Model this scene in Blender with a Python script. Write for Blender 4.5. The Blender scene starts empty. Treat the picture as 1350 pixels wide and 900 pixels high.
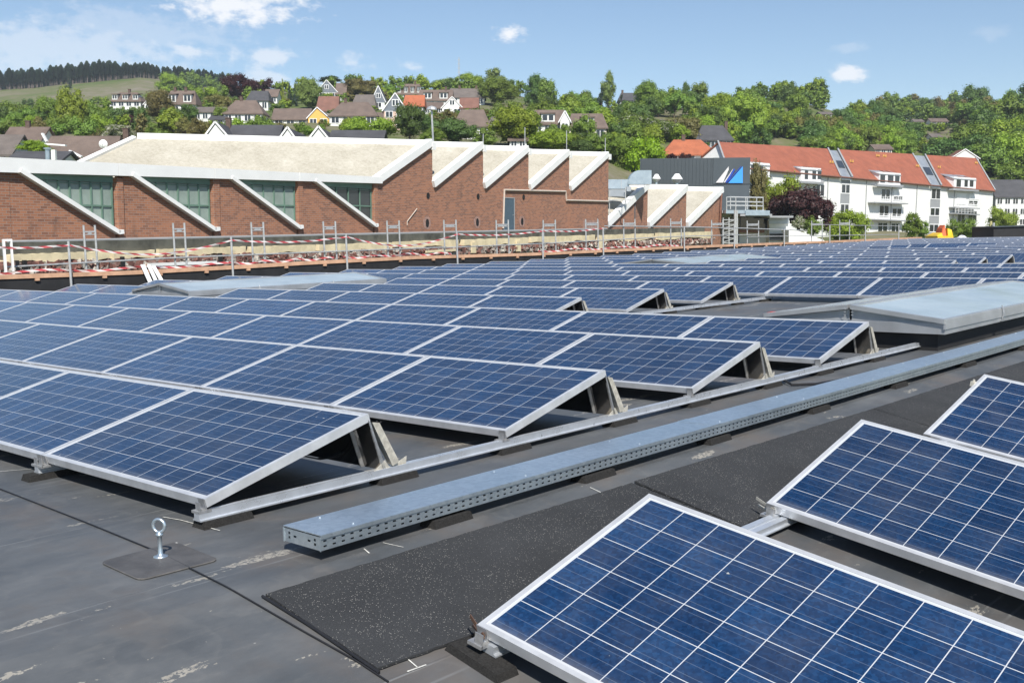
import bpy, math, random
import numpy as np
from mathutils import Vector, Matrix
random.seed(7)
R_ = math.radians

# ------------------------------------------------------------------ camera, sky, sun, exposure
W_, H_, F_ = 1350.0, 900.0, 1407.2
C_ROOF = Vector((4.187, -2.5005, 1.2746))            # camera above the roof, roof axes (x along a panel row, y along the rails)
YAW, PITCH = R_(-42.45), R_(-5.79)
ROOF_TILT = R_(1.54)                                 # the flat roof falls slightly to one side
CAM_Z = 1.2746
def yaw_m(a): return Matrix.Rotation(a, 3, 'Z')
FH = Vector((math.sin(YAW), math.cos(YAW), 0)); RH = Vector((math.cos(YAW), -math.sin(YAW), 0))
# world axes: y = horizontal view direction, x = right, z = up ; the roof is rolled by ROOF_TILT about y
Q0 = Matrix((RH, FH, Vector((0, 0, 1))))
Q = Matrix.Rotation(-ROOF_TILT, 3, 'Y') @ Q0
MR = Matrix.Translation((0, 0, CAM_Z)) @ Q.to_4x4() @ Matrix.Translation(-C_ROOF)
MRI = MR.inverted()
CAM = Vector((0, 0, CAM_Z))
cF = Vector((0, math.cos(PITCH), math.sin(PITCH))); cR = Vector((1, 0, 0)); cU = cR.cross(cF)

scene = bpy.context.scene
COL = scene.collection
cam_d = bpy.data.cameras.new('camera'); cam = bpy.data.objects.new('camera', cam_d); COL.objects.link(cam)
cam_d.sensor_fit = 'HORIZONTAL'; cam_d.sensor_width = 36.0; cam_d.lens = F_ / W_ * 36.0
cam_d.clip_start = 0.05; cam_d.clip_end = 6000
cam.matrix_world = Matrix.Translation(CAM) @ Matrix((cR, cU, -cF)).transposed().to_4x4()
scene.camera = cam

HAZE = 0.00016
SUN_EL, SUN_AZ = R_(47.0), R_(171)                 # azimuth clockwise from +Y
sdir = Vector((math.sin(SUN_AZ) * math.cos(SUN_EL), math.cos(SUN_AZ) * math.cos(SUN_EL), math.sin(SUN_EL)))
sl = bpy.data.lights.new('sun', 'SUN'); sl.energy = 4.7; sl.angle = R_(0.53); sl.color = (1.0, 0.955, 0.88)
so = bpy.data.objects.new('sun', sl); COL.objects.link(so)
so.rotation_euler = (-sdir).to_track_quat('-Z', 'Y').to_euler(); so.location = (0, -20, 60)
scene.view_settings.view_transform = 'Standard'; scene.view_settings.look = 'None'
scene.view_settings.exposure = 0.46; scene.view_settings.gamma = 1.0; scene.view_settings.use_curve_mapping = False
scene.cycles.max_bounces = 6; scene.cycles.transparent_max_bounces = 8
scene.cycles.use_denoising = True

def ray(px, py): return cF + (px - W_ / 2) / F_ * cR - (py - H_ / 2) / F_ * cU
def unw(px, py, D):
    d = ray(px, py); return CAM + d * (D / d.y)
def proj(P):
    d = Vector(P) - CAM; z = d.dot(cF)
    return (W_ / 2 + F_ * d.dot(cR) / z, H_ / 2 - F_ * d.dot(cU) / z, z)
def projr(P): return proj(MR @ Vector(P))
CRf = Vector(C_ROOF); MR3I = MR.to_3x3().inverted()
XF, PHI = 0.85, R_(11.0)                              # right of XF the roof falls away by PHI
MS = MR @ Matrix.Translation((XF, 0, 0)) @ Matrix.Rotation(PHI, 4, 'Y')
def roof_at(px, py, z=0.0):                          # roof point seen at a photo position, z above the roof
    d = MR3I @ ray(px, py); p = CRf + d * ((z - CRf.z) / d.z)
    if p.x > XF:
        t = math.tan(PHI); p = CRf + d * ((z - (CRf.x - XF) * t - CRf.z) / (d.z + d.x * t))
    return p
def roofz(x): return -max(0.0, x - XF) * math.tan(PHI)
def roof_x(px, py, X):
    d = MR3I @ ray(px, py); return CRf + d * ((X - CRf.x) / d.x)

# ------------------------------------------------------------------ node helpers
class NT:
    def __init__(s, tree): s.t = tree; s.n = tree.nodes; s.l = tree.links
    def node(s, typ, **kw):
        n = s.n.new(typ)
        for k, v in kw.items(): setattr(n, k, v)
        return n
    def link(s, a, b): s.l.new(a, b)
    def put(s, sock, v):
        if isinstance(v, bpy.types.NodeSocket): s.l.new(v, sock)
        else: sock.default_value = v
    def math(s, op, a, b=None, c=None, clamp=False):
        n = s.n.new('ShaderNodeMath'); n.operation = op; n.use_clamp = clamp
        s.put(n.inputs[0], a)
        if b is not None: s.put(n.inputs[1], b)
        if c is not None: s.put(n.inputs[2], c)
        return n.outputs[0]
    def vdot(s, a, v):
        n = s.n.new('ShaderNodeVectorMath'); n.operation = 'DOT_PRODUCT'; s.put(n.inputs[0], a); s.put(n.inputs[1], v); return n.outputs['Value']
    def mix(s, f, a, b):
        n = s.n.new('ShaderNodeMix'); n.data_type = 'RGBA'; s.put(n.inputs['Factor'], f); s.put(n.inputs['A'], a); s.put(n.inputs['B'], b)
        return n.outputs['Result']
    def ramp(s, f, stops):
        n = s.n.new('ShaderNodeValToRGB'); el = n.color_ramp.elements
        while len(el) > 1: el.remove(el[-1])
        el[0].position, el[0].color = stops[0][0], stops[0][1]
        for p, c in stops[1:]:
            e = el.new(p); e.color = c
        s.put(n.inputs[0], f); return n.outputs[0]
    def noise(s, vec, scale, detail=4, rough=0.55, dim='3D'):
        n = s.n.new('ShaderNodeTexNoise'); n.noise_dimensions = dim
        s.put(n.inputs['Vector'], vec); n.inputs['Scale'].default_value = scale; n.inputs['Detail'].default_value = detail; n.inputs['Roughness'].default_value = rough
        return n.outputs['Fac']
    def smooth(s, v, a, b):
        n = s.n.new('ShaderNodeMapRange'); n.interpolation_type = 'SMOOTHSTEP'; s.put(n.inputs['Value'], v)
        n.inputs['From Min'].default_value = a; n.inputs['From Max'].default_value = b
        return n.outputs[0]
    def mapping(s, vec, scale=(1, 1, 1), loc=(0, 0, 0), rot=(0, 0, 0)):
        n = s.n.new('ShaderNodeMapping'); s.put(n.inputs['Vector'], vec); n.inputs['Scale'].default_value = scale
        n.inputs['Location'].default_value = loc; n.inputs['Rotation'].default_value = rot; return n.outputs[0]
    def sep(s, vec):
        n = s.n.new('ShaderNodeSeparateXYZ'); s.put(n.inputs[0], vec); return n.outputs
def c4(c): return (c[0], c[1], c[2], 1.0)
def new_mat(name):
    m = bpy.data.materials.new(name); m.use_nodes = True; nt = NT(m.node_tree); b = m.node_tree.nodes['Principled BSDF']
    return m, nt, b
def coords(nt, kind='Object'): return nt.node('ShaderNodeTexCoord').outputs[kind]
def bump(nt, b, h, dist=0.01, strength=0.5):
    n = nt.node('ShaderNodeBump'); n.inputs['Strength'].default_value = strength; n.inputs['Distance'].default_value = dist
    nt.link(h, n.inputs['Height']); nt.link(n.outputs[0], b.inputs['Normal'])

def mat_plain(name, col, rough=0.6, metal=0.0, var=0.12, scale=6.0, bumpd=0.0, spec=0.5, dirt=0.0, dirtcol=(0.05, 0.045, 0.04)):
    m, nt, b = new_mat(name); co = coords(nt)
    n1 = nt.noise(co, scale, 5, 0.6)
    col_a = tuple(max(0, x * (1 - var)) for x in col); col_b = tuple(min(1, x * (1 + var)) for x in col)
    c = nt.mix(nt.smooth(n1, 0.3, 0.7), c4(col_a), c4(col_b))
    if dirt:
        n2 = nt.noise(co, scale * 0.37, 6, 0.7); c = nt.mix(nt.math('MULTIPLY', nt.smooth(n2, 0.5, 0.72), dirt), c, c4(dirtcol))
    nt.link(c, b.inputs['Base Color']); b.inputs['Roughness'].default_value = rough; b.inputs['Metallic'].default_value = metal
    b.inputs['Specular IOR Level'].default_value = spec
    nt.link(nt.math('ADD', nt.math('MULTIPLY', nt.math('SUBTRACT', n1, 0.5), 0.25), rough), b.inputs['Roughness'])
    if bumpd: bump(nt, b, nt.noise(co, scale * 8, 3), bumpd, 0.6)
    return m

# ------------------------------------------------------------------ sky with small fair-weather clouds
world = bpy.data.worlds.new('World'); scene.world = world; world.use_nodes = True
wn = NT(world.node_tree); bg = world.node_tree.nodes['Background']
sky = wn.node('ShaderNodeTexSky', sky_type='NISHITA', sun_disc=False)
sky.sun_elevation = SUN_EL; sky.sun_rotation = SUN_AZ; sky.altitude = 200; sky.air_density = 1.0; sky.dust_density = 0.15; sky.ozone_density = 2.6
gdir = coords(wn, 'Generated')
wmask = None
wnz = wn.noise(gdir, 22.0, 7, 0.62)
wnz2 = wn.noise(wn.mapping(gdir, (1, 1, 2.2)), 60.0, 5, 0.6)
for px, py, w, h, a in [(302, 6, 84, 26, .95), (675, 44, 26, 10, .95), (355, 76, 52, 15, .6), (463, 82, 30, 14, .5), (248, 67, 22, 10, .6), (538, 87, 24, 10, .55), (352, 104, 60, 12, .5),
                         (1117, 98, 24, 8, .85), (1308, 45, 20, 8, .15), (1120, 63, 22, 6, .18), (40, 66, 210, 42, .42), (180, 40, 150, 30, .25), (420, 118, 150, 14, .35)]:
    c = ray(px, py).normalized(); t = c.cross(Vector((0, 0, 1))).normalized(); b_ = t.cross(c)
    u = wn.math('DIVIDE', wn.vdot(gdir, t), w / F_); v = wn.math('DIVIDE', wn.vdot(gdir, b_), h / F_)
    front = wn.math('GREATER_THAN', wn.vdot(gdir, c), 0.5)
    r = wn.math('SQRT', wn.math('ADD', wn.math('MULTIPLY', u, u), wn.math('MULTIPLY', v, v)))
    r = wn.math('ADD', r, wn.math('MULTIPLY', wn.math('SUBTRACT', wnz, 0.5), 3.0))
    r = wn.math('ADD', r, wn.math('MULTIPLY', wn.math('SUBTRACT', wnz2, 0.5), 2.4))
    mk = wn.math('MULTIPLY', wn.math('SUBTRACT', 1.0, wn.smooth(r, 0.15, 1.15)), a)
    mk = wn.math('MULTIPLY', mk, front)
    wmask = mk if wmask is None else wn.math('MAXIMUM', wmask, mk)
SKY_GAIN = 1.0
skyc = wn.mix(wmask, sky.outputs[0], (8.2, 8.4, 8.8, 1))
wn.link(skyc, bg.inputs['Color']); bg.inputs['Strength'].default_value = 0.088

# ------------------------------------------------------------------ mesh helpers
class MB:
    def __init__(s): s.v = []; s.f = []; s.m = []; s.uv = {}
    def quad(s, a, b, c, d, m=0, uv=None):
        i = len(s.v); s.v += [tuple(a), tuple(b), tuple(c), tuple(d)]; s.f.append((i, i + 1, i + 2, i + 3)); s.m.append(m)
        if uv: s.uv[len(s.f) - 1] = uv
        return s
    def poly(s, pts, m=0):
        i = len(s.v); s.v += [tuple(p) for p in pts]; s.f.append(tuple(range(i, i + len(pts)))); s.m.append(m); return s
    def hexa(s, p, m=0):                                # p: bottom 4 (ccw), top 4
        i = len(s.v); s.v += [tuple(q) for q in p]
        for q in ((3, 2, 1, 0), (4, 5, 6, 7), (0, 1, 5, 4), (1, 2, 6, 5), (2, 3, 7, 6), (3, 0, 4, 7)):
            s.f.append(tuple(i + k for k in q)); s.m.append(m)
        return s
    def box(s, x0, x1, y0, y1, z0, z1, m=0, M=None):
        p = [(x0, y0, z0), (x1, y0, z0), (x1, y1, z0), (x0, y1, z0), (x0, y0, z1), (x1, y0, z1), (x1, y1, z1), (x0, y1, z1)]
        if M is not None: p = [M @ Vector(q) for q in p]
        return s.hexa(p, m)
    def prism(s, pts, ext, m=0):                        # planar polygon extruded by a vector
        e = Vector(ext); n = len(pts); i = len(s.v)
        s.v += [tuple(p) for p in pts] + [tuple(Vector(p) + e) for p in pts]
        s.f.append(tuple(range(i, i + n))); s.m.append(m); s.f.append(tuple(reversed(range(i + n, i + 2 * n)))); s.m.append(m)
        for k in range(n):
            j = (k + 1) % n; s.f.append((i + j, i + k, i + n + k, i + n + j)); s.m.append(m)
        return s
    def tube(s, pts, r, n=8, m=0, cap=True):
        pts = [Vector(p) for p in pts]; rr = r if isinstance(r, (list, tuple)) else [r] * len(pts); rings = []
        prev = None
        for k, p in enumerate(pts):
            d = (pts[min(k + 1, len(pts) - 1)] - pts[max(k - 1, 0)]).normalized()
            a = prev if prev is not None and abs(prev.dot(d)) < 0.95 else (Vector((0, 0, 1)) if abs(d.z) < 0.9 else Vector((1, 0, 0)))
            a = (a - d * a.dot(d)).normalized(); prev = a; b = d.cross(a)
            i = len(s.v); rings.append(i)
            s.v += [tuple(p + (a * math.cos(2 * math.pi * q / n) + b * math.sin(2 * math.pi * q / n)) * rr[k]) for q in range(n)]
        for k in range(len(rings) - 1):
            for q in range(n):
                q2 = (q + 1) % n; s.f.append((rings[k] + q, rings[k] + q2, rings[k + 1] + q2, rings[k + 1] + q)); s.m.append(m)
        if cap:
            s.f.append(tuple(reversed(range(rings[0], rings[0] + n)))); s.m.append(m); s.f.append(tuple(range(rings[-1], rings[-1] + n))); s.m.append(m)
        return s
    def bar(s, a, b, w, h, up=(0, 0, 1), m=0):          # rectangular bar from a to b, w sideways, h along up, centred
        a = Vector(a); b = Vector(b); d = (b - a).normalized(); u = Vector(up); u = (u - d * u.dot(d)).normalized(); sd = d.cross(u)
        p = []
        for z in (-h / 2, h / 2):
            for q, x in ((a, -w / 2), (a, w / 2), (b, w / 2), (b, -w / 2)): p.append(q + sd * x + u * z)
        return s.hexa(p, m)
    def lathe(s, prof, n=16, m=0, o=(0, 0, 0)):
        i = len(s.v); o = Vector(o)
        for r, z in prof:
            s.v += [tuple(o + Vector((r * math.cos(2 * math.pi * q / n), r * math.sin(2 * math.pi * q / n), z))) for q in range(n)]
        for k in range(len(prof) - 1):
            for q in range(n):
                q2 = (q + 1) % n; s.f.append((i + k * n + q, i + k * n + q2, i + (k + 1) * n + q2, i + (k + 1) * n + q)); s.m.append(m)
        return s
    def mesh(s, name, mats, smooth=False):
        me = bpy.data.meshes.new(name); me.from_pydata(s.v, [], s.f)
        for mt in (mats if isinstance(mats, (list, tuple)) else [mats]): me.materials.append(mt)
        if len(me.materials) > 1: me.polygons.foreach_set('material_index', s.m)
        if s.uv:
            lay = me.uv_layers.new(name='UVMap')
            for fi, uvs in s.uv.items():
                p = me.polygons[fi]
                for k, li in enumerate(p.loop_indices): lay.data[li].uv = uvs[k]
        if smooth: me.polygons.foreach_set('use_smooth', [True] * len(me.polygons))
        me.update(); return me
I4 = Matrix.Identity(4)
def link(name, data, parent=None, M=None):
    o = bpy.data.objects.new(name, data); COL.objects.link(o)
    if parent is not None: o.parent = parent
    if M is not None: o.matrix_local = M
    return o
def obj(name, mb, mats, parent=None, M=None, smooth=False, bevel=0.0):
    o = link(name, mb.mesh(name, mats, smooth), parent, M)
    if bevel:
        bv = o.modifiers.new('bevel', 'BEVEL'); bv.width = bevel; bv.segments = 2; bv.limit_method = 'ANGLE'
    return o
def tag(o, label=None, cat=None, group=None, kind=None):
    if label: o['label'] = label
    if cat: o['category'] = cat
    if group: o['group'] = group
    if kind: o['kind'] = kind
    return o
def thing(name, label, cat, M=I4, group=None):
    o = bpy.data.objects.new(name, None); COL.objects.link(o); o.empty_display_size = 0.2; o.matrix_world = M
    return tag(o, label, cat, group)
def RT(x, y, z=0.0, rz=0.0): return MR @ Matrix.Translation((x, y, z)) @ Matrix.Rotation(rz, 4, 'Z')
def WT(p, rz=0.0): return Matrix.Translation(p) @ Matrix.Rotation(rz, 4, 'Z')
ORD = ['', 'first', 'second', 'third', 'fourth', 'fifth', 'sixth', 'seventh', 'eighth', 'ninth', 'tenth', 'eleventh', 'twelfth', 'thirteenth', 'fourteenth', 'fifteenth', 'sixteenth',
       'seventeenth', 'eighteenth', 'nineteenth', 'twentieth', 'twenty-first', 'twenty-second', 'twenty-third', 'twenty-fourth', 'twenty-fifth', 'twenty-sixth', 'twenty-seventh', 'twenty-eighth', 'twenty-ninth', 'thirtieth']

# ------------------------------------------------------------------ materials
def mat_cells():
    m, nt, b = new_mat('photovoltaic_cells'); uv = nt.sep(coords(nt, 'UV')); u, v = uv[0], uv[1]
    mg = 0.011; pu = (1.605 - 2 * mg) / 10; pv = (0.952 - 2 * mg) / 6
    cu = nt.math('DIVIDE', nt.math('SUBTRACT', u, mg), pu); cv = nt.math('DIVIDE', nt.math('SUBTRACT', v, mg), pv)
    fu = nt.math('FRACT', cu); fv = nt.math('FRACT', cv)
    def edge(f, g): return nt.math('LESS_THAN', nt.math('SUBTRACT', 0.5, nt.math('ABSOLUTE', nt.math('SUBTRACT', f, 0.5))), g)
    gap = nt.math('MAXIMUM', edge(fu, 0.0108), edge(fv, 0.0108))
    out = nt.math('MAXIMUM', nt.math('MAXIMUM', nt.math('LESS_THAN', cu, 0), nt.math('GREATER_THAN', cu, 10)), nt.math('MAXIMUM', nt.math('LESS_THAN', cv, 0), nt.math('GREATER_THAN', cv, 6)))
    white = nt.math('MAXIMUM', gap, out)
    bus = None
    for k in (1 / 6, .5, 5 / 6):
        e = nt.math('LESS_THAN', nt.math('ABSOLUTE', nt.math('SUBTRACT', fv, k)), 0.0065); bus = e if bus is None else nt.math('MAXIMUM', bus, e)
    # polycrystalline grain, per-cell tone, per-panel tone
    comb = nt.node('ShaderNodeCombineXYZ'); nt.link(u, comb.inputs[0]); nt.link(v, comb.inputs[1])
    oi = nt.node('ShaderNodeObjectInfo'); nt.link(nt.math('MULTIPLY', oi.outputs['Random'], 37.0), comb.inputs[2])
    vo = nt.node('ShaderNodeTexVoronoi'); vo.inputs['Scale'].default_value = 85; nt.link(comb.outputs[0], vo.inputs['Vector'])
    grain = nt.sep(vo.outputs['Color'])[0]
    cell = nt.node('ShaderNodeCombineXYZ'); nt.link(nt.math('FLOOR', cu), cell.inputs[0]); nt.link(nt.math('FLOOR', cv), cell.inputs[1]); nt.link(oi.outputs['Random'], cell.inputs[2])
    wnz = nt.node('ShaderNodeTexWhiteNoise'); nt.link(cell.outputs[0], wnz.inputs['Vector'])
    cloud = nt.noise(comb.outputs[0], 9, 3)
    t = nt.math('ADD', nt.math('MULTIPLY', grain, 0.42), nt.math('ADD', nt.math('MULTIPLY', wnz.outputs['Value'], 0.34), nt.math('MULTIPLY', cloud, 0.3)))
    blue = nt.ramp(t, [(0.15, (0.0034, 0.0150, 0.048, 1)), (0.55, (0.0058, 0.0262, 0.078, 1)), (0.95, (0.0105, 0.046, 0.125, 1))])
    tone = nt.node('ShaderNodeHueSaturation'); nt.link(blue, tone.inputs['Color'])
    nt.link(nt.math('ADD', 0.8, nt.math('MULTIPLY', oi.outputs['Random'], 0.4)), tone.inputs['Value'])
    col = nt.mix(nt.math('MULTIPLY', bus, 0.45), tone.outputs[0], (0.17, 0.21, 0.28, 1))
    col = nt.mix(white, col, (0.50, 0.52, 0.55, 1))
    dust = nt.noise(comb.outputs[0], 3.0, 6, 0.7)
    low = nt.math('SUBTRACT', 1.0, nt.smooth(nt.math('ADD', v, nt.math('MULTIPLY', nt.math('SUBTRACT', dust, 0.5), 0.10)), 0.0, 0.06))
    col = nt.mix(nt.math('ADD', nt.math('MULTIPLY', nt.smooth(dust, 0.35, 0.8), 0.07), nt.math('MULTIPLY', low, 0.16)), col, (0.40, 0.38, 0.35, 1))
    drop = nt.noise(comb.outputs[0], 26, 2, 0.5); col = nt.mix(nt.math('MULTIPLY', nt.smooth(drop, 0.775, 0.79), 0.6), col, (0.55, 0.54, 0.50, 1))
    nt.link(col, b.inputs['Base Color'])
    nt.link(nt.math('ADD', 0.085, nt.math('MULTIPLY', dust, 0.10)), b.inputs['Roughness']); b.inputs['IOR'].default_value = 1.55
    return m
M_CELL = mat_cells()
M_ALU = mat_plain('anodised_aluminium', (0.64, 0.65, 0.665), 0.36, 0.45, 0.08, 9)
M_RAIL = mat_plain('rail_aluminium', (0.60, 0.63, 0.67), 0.30, 0.6, 0.08, 9)
M_SKYF = mat_plain('dull_aluminium', (0.46, 0.47, 0.48), 0.35, 0.55, 0.10, 3)
M_ALUD = mat_plain('clamp_steel', (0.50, 0.50, 0.50), 0.35, 0.7, 0.15, 30)
M_BACK = mat_plain('panel_backsheet', (0.55, 0.56, 0.58), 0.6)
M_STEEL = mat_plain('stainless_sheet', (0.30, 0.29, 0.28), 0.14, 0.95, 0.15, 5)
M_CREAM = mat_plain('weathered_steel_flange', (0.66, 0.62, 0.53), 0.4, 0.4, 0.2, 24, dirt=0.4, dirtcol=(0.30, 0.26, 0.20))
M_RUBBER = mat_plain('granulated_rubber', (0.028, 0.027, 0.026), 0.95, 0, 0.4, 160, 0.004, spec=0.2)
M_CABLE = mat_plain('black_cable', (0.015, 0.015, 0.017), 0.5)
def mat_galv():
    m, nt, b = new_mat('galvanised_steel'); co = coords(nt)
    vo = nt.node('ShaderNodeTexVoronoi'); vo.inputs['Scale'].default_value = 45; nt.link(co, vo.inputs['Vector']); g = nt.sep(vo.outputs['Color'])[0]
    n = nt.noise(co, 2.2, 5, 0.6)
    col = nt.ramp(nt.math('ADD', nt.math('MULTIPLY', g, 0.35), nt.math('MULTIPLY', n, 0.65)), [(0.2, (0.47, 0.54, 0.59, 1)), (0.8, (0.67, 0.74, 0.78, 1))])
    nt.link(col, b.inputs['Base Color']); b.inputs['Metallic'].default_value = 0.85
    nt.link(nt.math('ADD', 0.26, nt.math('MULTIPLY', n, 0.2)), b.inputs['Roughness'])
    return m
M_GALV = mat_galv()
M_DARKIN = mat_plain('dark_inside', (0.012, 0.012, 0.013), 0.9)
def mat_roof():
    m, nt, b = new_mat('bitumen_membrane'); co = coords(nt); xyz = nt.sep(co); x, y = xyz[0], xyz[1]
    big = nt.noise(co, 0.55, 6, 0.62); mid = nt.noise(nt.mapping(co, (1.0, 0.45, 1)), 3.2, 6, 0.68); fine = nt.noise(co, 160, 3, 0.6)
    t = nt.math('ADD', nt.math('MULTIPLY', big, 0.55), nt.math('MULTIPLY', mid, 0.45))
    base = nt.ramp(t, [(0.36, (0.050, 0.055, 0.060, 1)), (0.50, (0.082, 0.088, 0.094, 1)), (0.64, (0.125, 0.130, 0.134, 1))])
    brown = nt.noise(nt.mapping(co, (1, 1, 1), (3, 7, 0)), 1.4, 5, 0.6)
    base = nt.mix(nt.math('MULTIPLY', nt.smooth(brown, 0.47, 0.68), 0.6), base, (0.112, 0.094, 0.080, 1))
    # welded seams every 1.05 m along y, wobbling slightly
    wob = nt.math('MULTIPLY', nt.math('SUBTRACT', nt.noise(co, 0.8, 2), 0.5), 0.05)
    sx = nt.math('SUBTRACT', nt.math('ADD', x, wob), 0.585)
    fr = nt.math('FRACT', nt.math('ADD', nt.math('DIVIDE', sx, 1.05), 10.0)); dist = nt.math('MULTIPLY', nt.math('SUBTRACT', 0.5, nt.math('ABSOLUTE', nt.math('SUBTRACT', fr, 0.5))), 1.05)
    seam = nt.math('SUBTRACT', 1.0, nt.smooth(dist, 0.002, 0.007))
    sx2 = nt.math('FRACT', nt.math('ADD', nt.math('DIVIDE', nt.math('SUBTRACT', sx, 0.09), 1.05), 10.0)); d2 = nt.math('MULTIPLY', nt.math('SUBTRACT', 0.5, nt.math('ABSOLUTE', nt.math('SUBTRACT', sx2, 0.5))), 1.05)
    seam2 = nt.math('SUBTRACT', 1.0, nt.smooth(d2, 0.002, 0.009))
    broken = nt.smooth(nt.noise(co, 2.5, 4), 0.40, 0.60)
    base = nt.mix(nt.math('MULTIPLY', nt.math('MULTIPLY', nt.math('MAXIMUM', seam, nt.math('MULTIPLY', seam2, 0.8)), broken), 0.55), base, (0.20, 0.205, 0.21, 1))
    # pale worn scuffs: crumbly flakes inside drawn-out streaks, crowded along the seams
    near = nt.math('SUBTRACT', 1.0, nt.smooth(dist, 0.0, 0.26))
    streak = nt.noise(nt.mapping(co, (1.0, 0.22, 1), rot=(0, 0, R_(9))), 9, 3, 0.5); patch = nt.noise(nt.mapping(co, (1.0, 0.5, 1), (0.3, 1.7, 0)), 1.9, 3)
    lim = nt.math('SUBTRACT', 0.70, nt.math('ADD', nt.math('MULTIPLY', near, 0.09), nt.math('MULTIPLY', nt.smooth(patch, 0.44, 0.66), 0.075)))
    flake = nt.noise(nt.mapping(co, (1.0, 0.6, 1)), 70, 5, 0.7)
    inner = nt.smooth(nt.math('SUBTRACT', streak, lim), -0.035, 0.05)
    scm = nt.smooth(nt.math('ADD', flake, nt.math('MULTIPLY', inner, 0.20)), 0.655, 0.69)
    scm = nt.math('MULTIPLY', scm, nt.smooth(inner, 0.05, 0.35))
    tint = nt.mix(nt.noise(co, 30, 2), (0.40, 0.38, 0.33, 1), (0.24, 0.215, 0.18, 1))
    base = nt.mix(nt.math('MULTIPLY', scm, 0.85), base, tint)
    faint = nt.noise(nt.mapping(co, (1.0, 0.25, 1), rot=(0, 0, R_(-4))), 24, 6, 0.7)
    base = nt.mix(nt.math('MULTIPLY', nt.smooth(faint, 0.52, 0.70), 0.22), base, (0.165, 0.16, 0.15, 1))
    rim = nt.noise(nt.mapping(co, (1, 1, 1), (5, 2, 0)), 1.1, 4, 0.6)
    base = nt.mix(nt.math('MULTIPLY', nt.math('MULTIPLY', nt.smooth(rim, 0.49, 0.50), nt.math('SUBTRACT', 1.0, nt.smooth(rim, 0.505, 0.53))), 0.10), base, (0.19, 0.185, 0.175, 1))
    sp = nt.noise(nt.mapping(co, (1, 1, 1), (11, 5, 0)), 55, 3, 0.6)
    base = nt.mix(nt.math('MULTIPLY', nt.smooth(sp, 0.73, 0.76), 0.5), base, (0.38, 0.37, 0.34, 1))
    nt.link(base, b.inputs['Base Color'])
    nt.link(nt.math('ADD', 0.40, nt.math('MULTIPLY', mid, 0.30)), b.inputs['Roughness']); b.inputs['Specular IOR Level'].default_value = 0.45
    h = nt.math('ADD', nt.math('MULTIPLY', mid, 0.6), nt.math('ADD', nt.math('MULTIPLY', fine, 0.12), nt.math('MULTIPLY', seam, 0.5)))
    bump(nt, b, h, 0.006, 0.5)
    return m
M_ROOF = mat_roof()
def mat_mat():
    m, nt, b = new_mat('granulate_mat'); co = coords(nt)
    n = nt.noise(co, 240, 2, 0.5); big = nt.noise(co, 2.0, 5)
    base = nt.ramp(nt.math('ADD', nt.math('MULTIPLY', n, 0.6), nt.math('MULTIPLY', big, 0.4)), [(0.3, (0.020, 0.021, 0.023, 1)), (0.7, (0.052, 0.054, 0.057, 1))])
    vo = nt.node('ShaderNodeTexVoronoi'); vo.inputs['Scale'].default_value = 230; nt.link(co, vo.inputs['Vector'])
    pick = nt.math('GREATER_THAN', nt.sep(vo.outputs['Color'])[1], 0.90)
    fl = nt.math('MULTIPLY', pick, nt.math('LESS_THAN', vo.outputs['Distance'], nt.math('ADD', 0.18, nt.math('MULTIPLY', nt.smooth(nt.noise(co, 5, 5, .7), .3, .7), .24))))
    base = nt.mix(nt.math('MULTIPLY', fl, 0.9), base, (0.36, 0.35, 0.32, 1))
    nt.link(base, b.inputs['Base Color']); b.inputs['Roughness'].default_value = 0.9; b.inputs['Specular IOR Level'].default_value = 0.25
    bump(nt, b, n, 0.004, 0.8)
    return m
M_MAT = mat_mat()
def mat_brick(name='red_brick', scale=1.5):
    m, nt, b = new_mat(name); co = coords(nt); s = nt.sep(co)
    cb = nt.node('ShaderNodeCombineXYZ'); nt.link(nt.math('ADD', s[0], s[1]), cb.inputs[0]); nt.link(s[2], cb.inputs[1])
    br = nt.node('ShaderNodeTexBrick'); nt.link(cb.outputs[0], br.inputs['Vector'])
    br.inputs['Scale'].default_value = scale; br.inputs['Brick Width'].default_value = 0.50; br.inputs['Row Height'].default_value = 0.165; br.inputs['Mortar Size'].default_value = 0.016
    br.inputs['Color1'].default_value = (0.38, 0.160, 0.084, 1); br.inputs['Color2'].default_value = (0.165, 0.074, 0.050, 1); br.inputs['Mortar'].default_value = (0.30, 0.24, 0.20, 1)
    br.inputs['Bias'].default_value = -0.2
    n = nt.noise(co, 0.35, 5, 0.6); n2 = nt.noise(nt.mapping(co, (1, 1, 0.3)), 1.2, 5, 0.65)
    c = nt.mix(nt.math('MULTIPLY', nt.smooth(n, 0.45, 0.75), 0.5), br.outputs[0], (0.39, 0.18, 0.105, 1))
    c = nt.mix(nt.math('MULTIPLY', nt.smooth(n2, 0.55, 0.78), 0.6), c, (0.075, 0.048, 0.038, 1))
    nt.link(c, b.inputs['Base Color']); b.inputs['Roughness'].default_value = 0.88
    return m
M_BRICK = mat_brick()
M_WHITE = mat_plain('white_coping', (0.83, 0.83, 0.81), 0.5, 0, 0.04, 0.6, dirt=0.16, dirtcol=(0.42, 0.40, 0.36))
def mat_eternit():
    m, nt, b = new_mat('weathered_fibre_cement_roof'); co = coords(nt)
    n = nt.noise(co, 0.5, 6, 0.65); n2 = nt.noise(co, 5, 6, 0.75)
    c = nt.ramp(nt.math('ADD', nt.math('MULTIPLY', n, 0.45), nt.math('MULTIPLY', n2, 0.55)), [(0.3, (0.27, 0.245, 0.19, 1)), (0.5, (0.41, 0.38, 0.31, 1)), (0.72, (0.55, 0.52, 0.45, 1))])
    nt.link(c, b.inputs['Base Color']); b.inputs['Roughness'].default_value = 0.9; bump(nt, b, n2, 0.03, 0.5)
    return m
M_ETER = mat_eternit()
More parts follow.
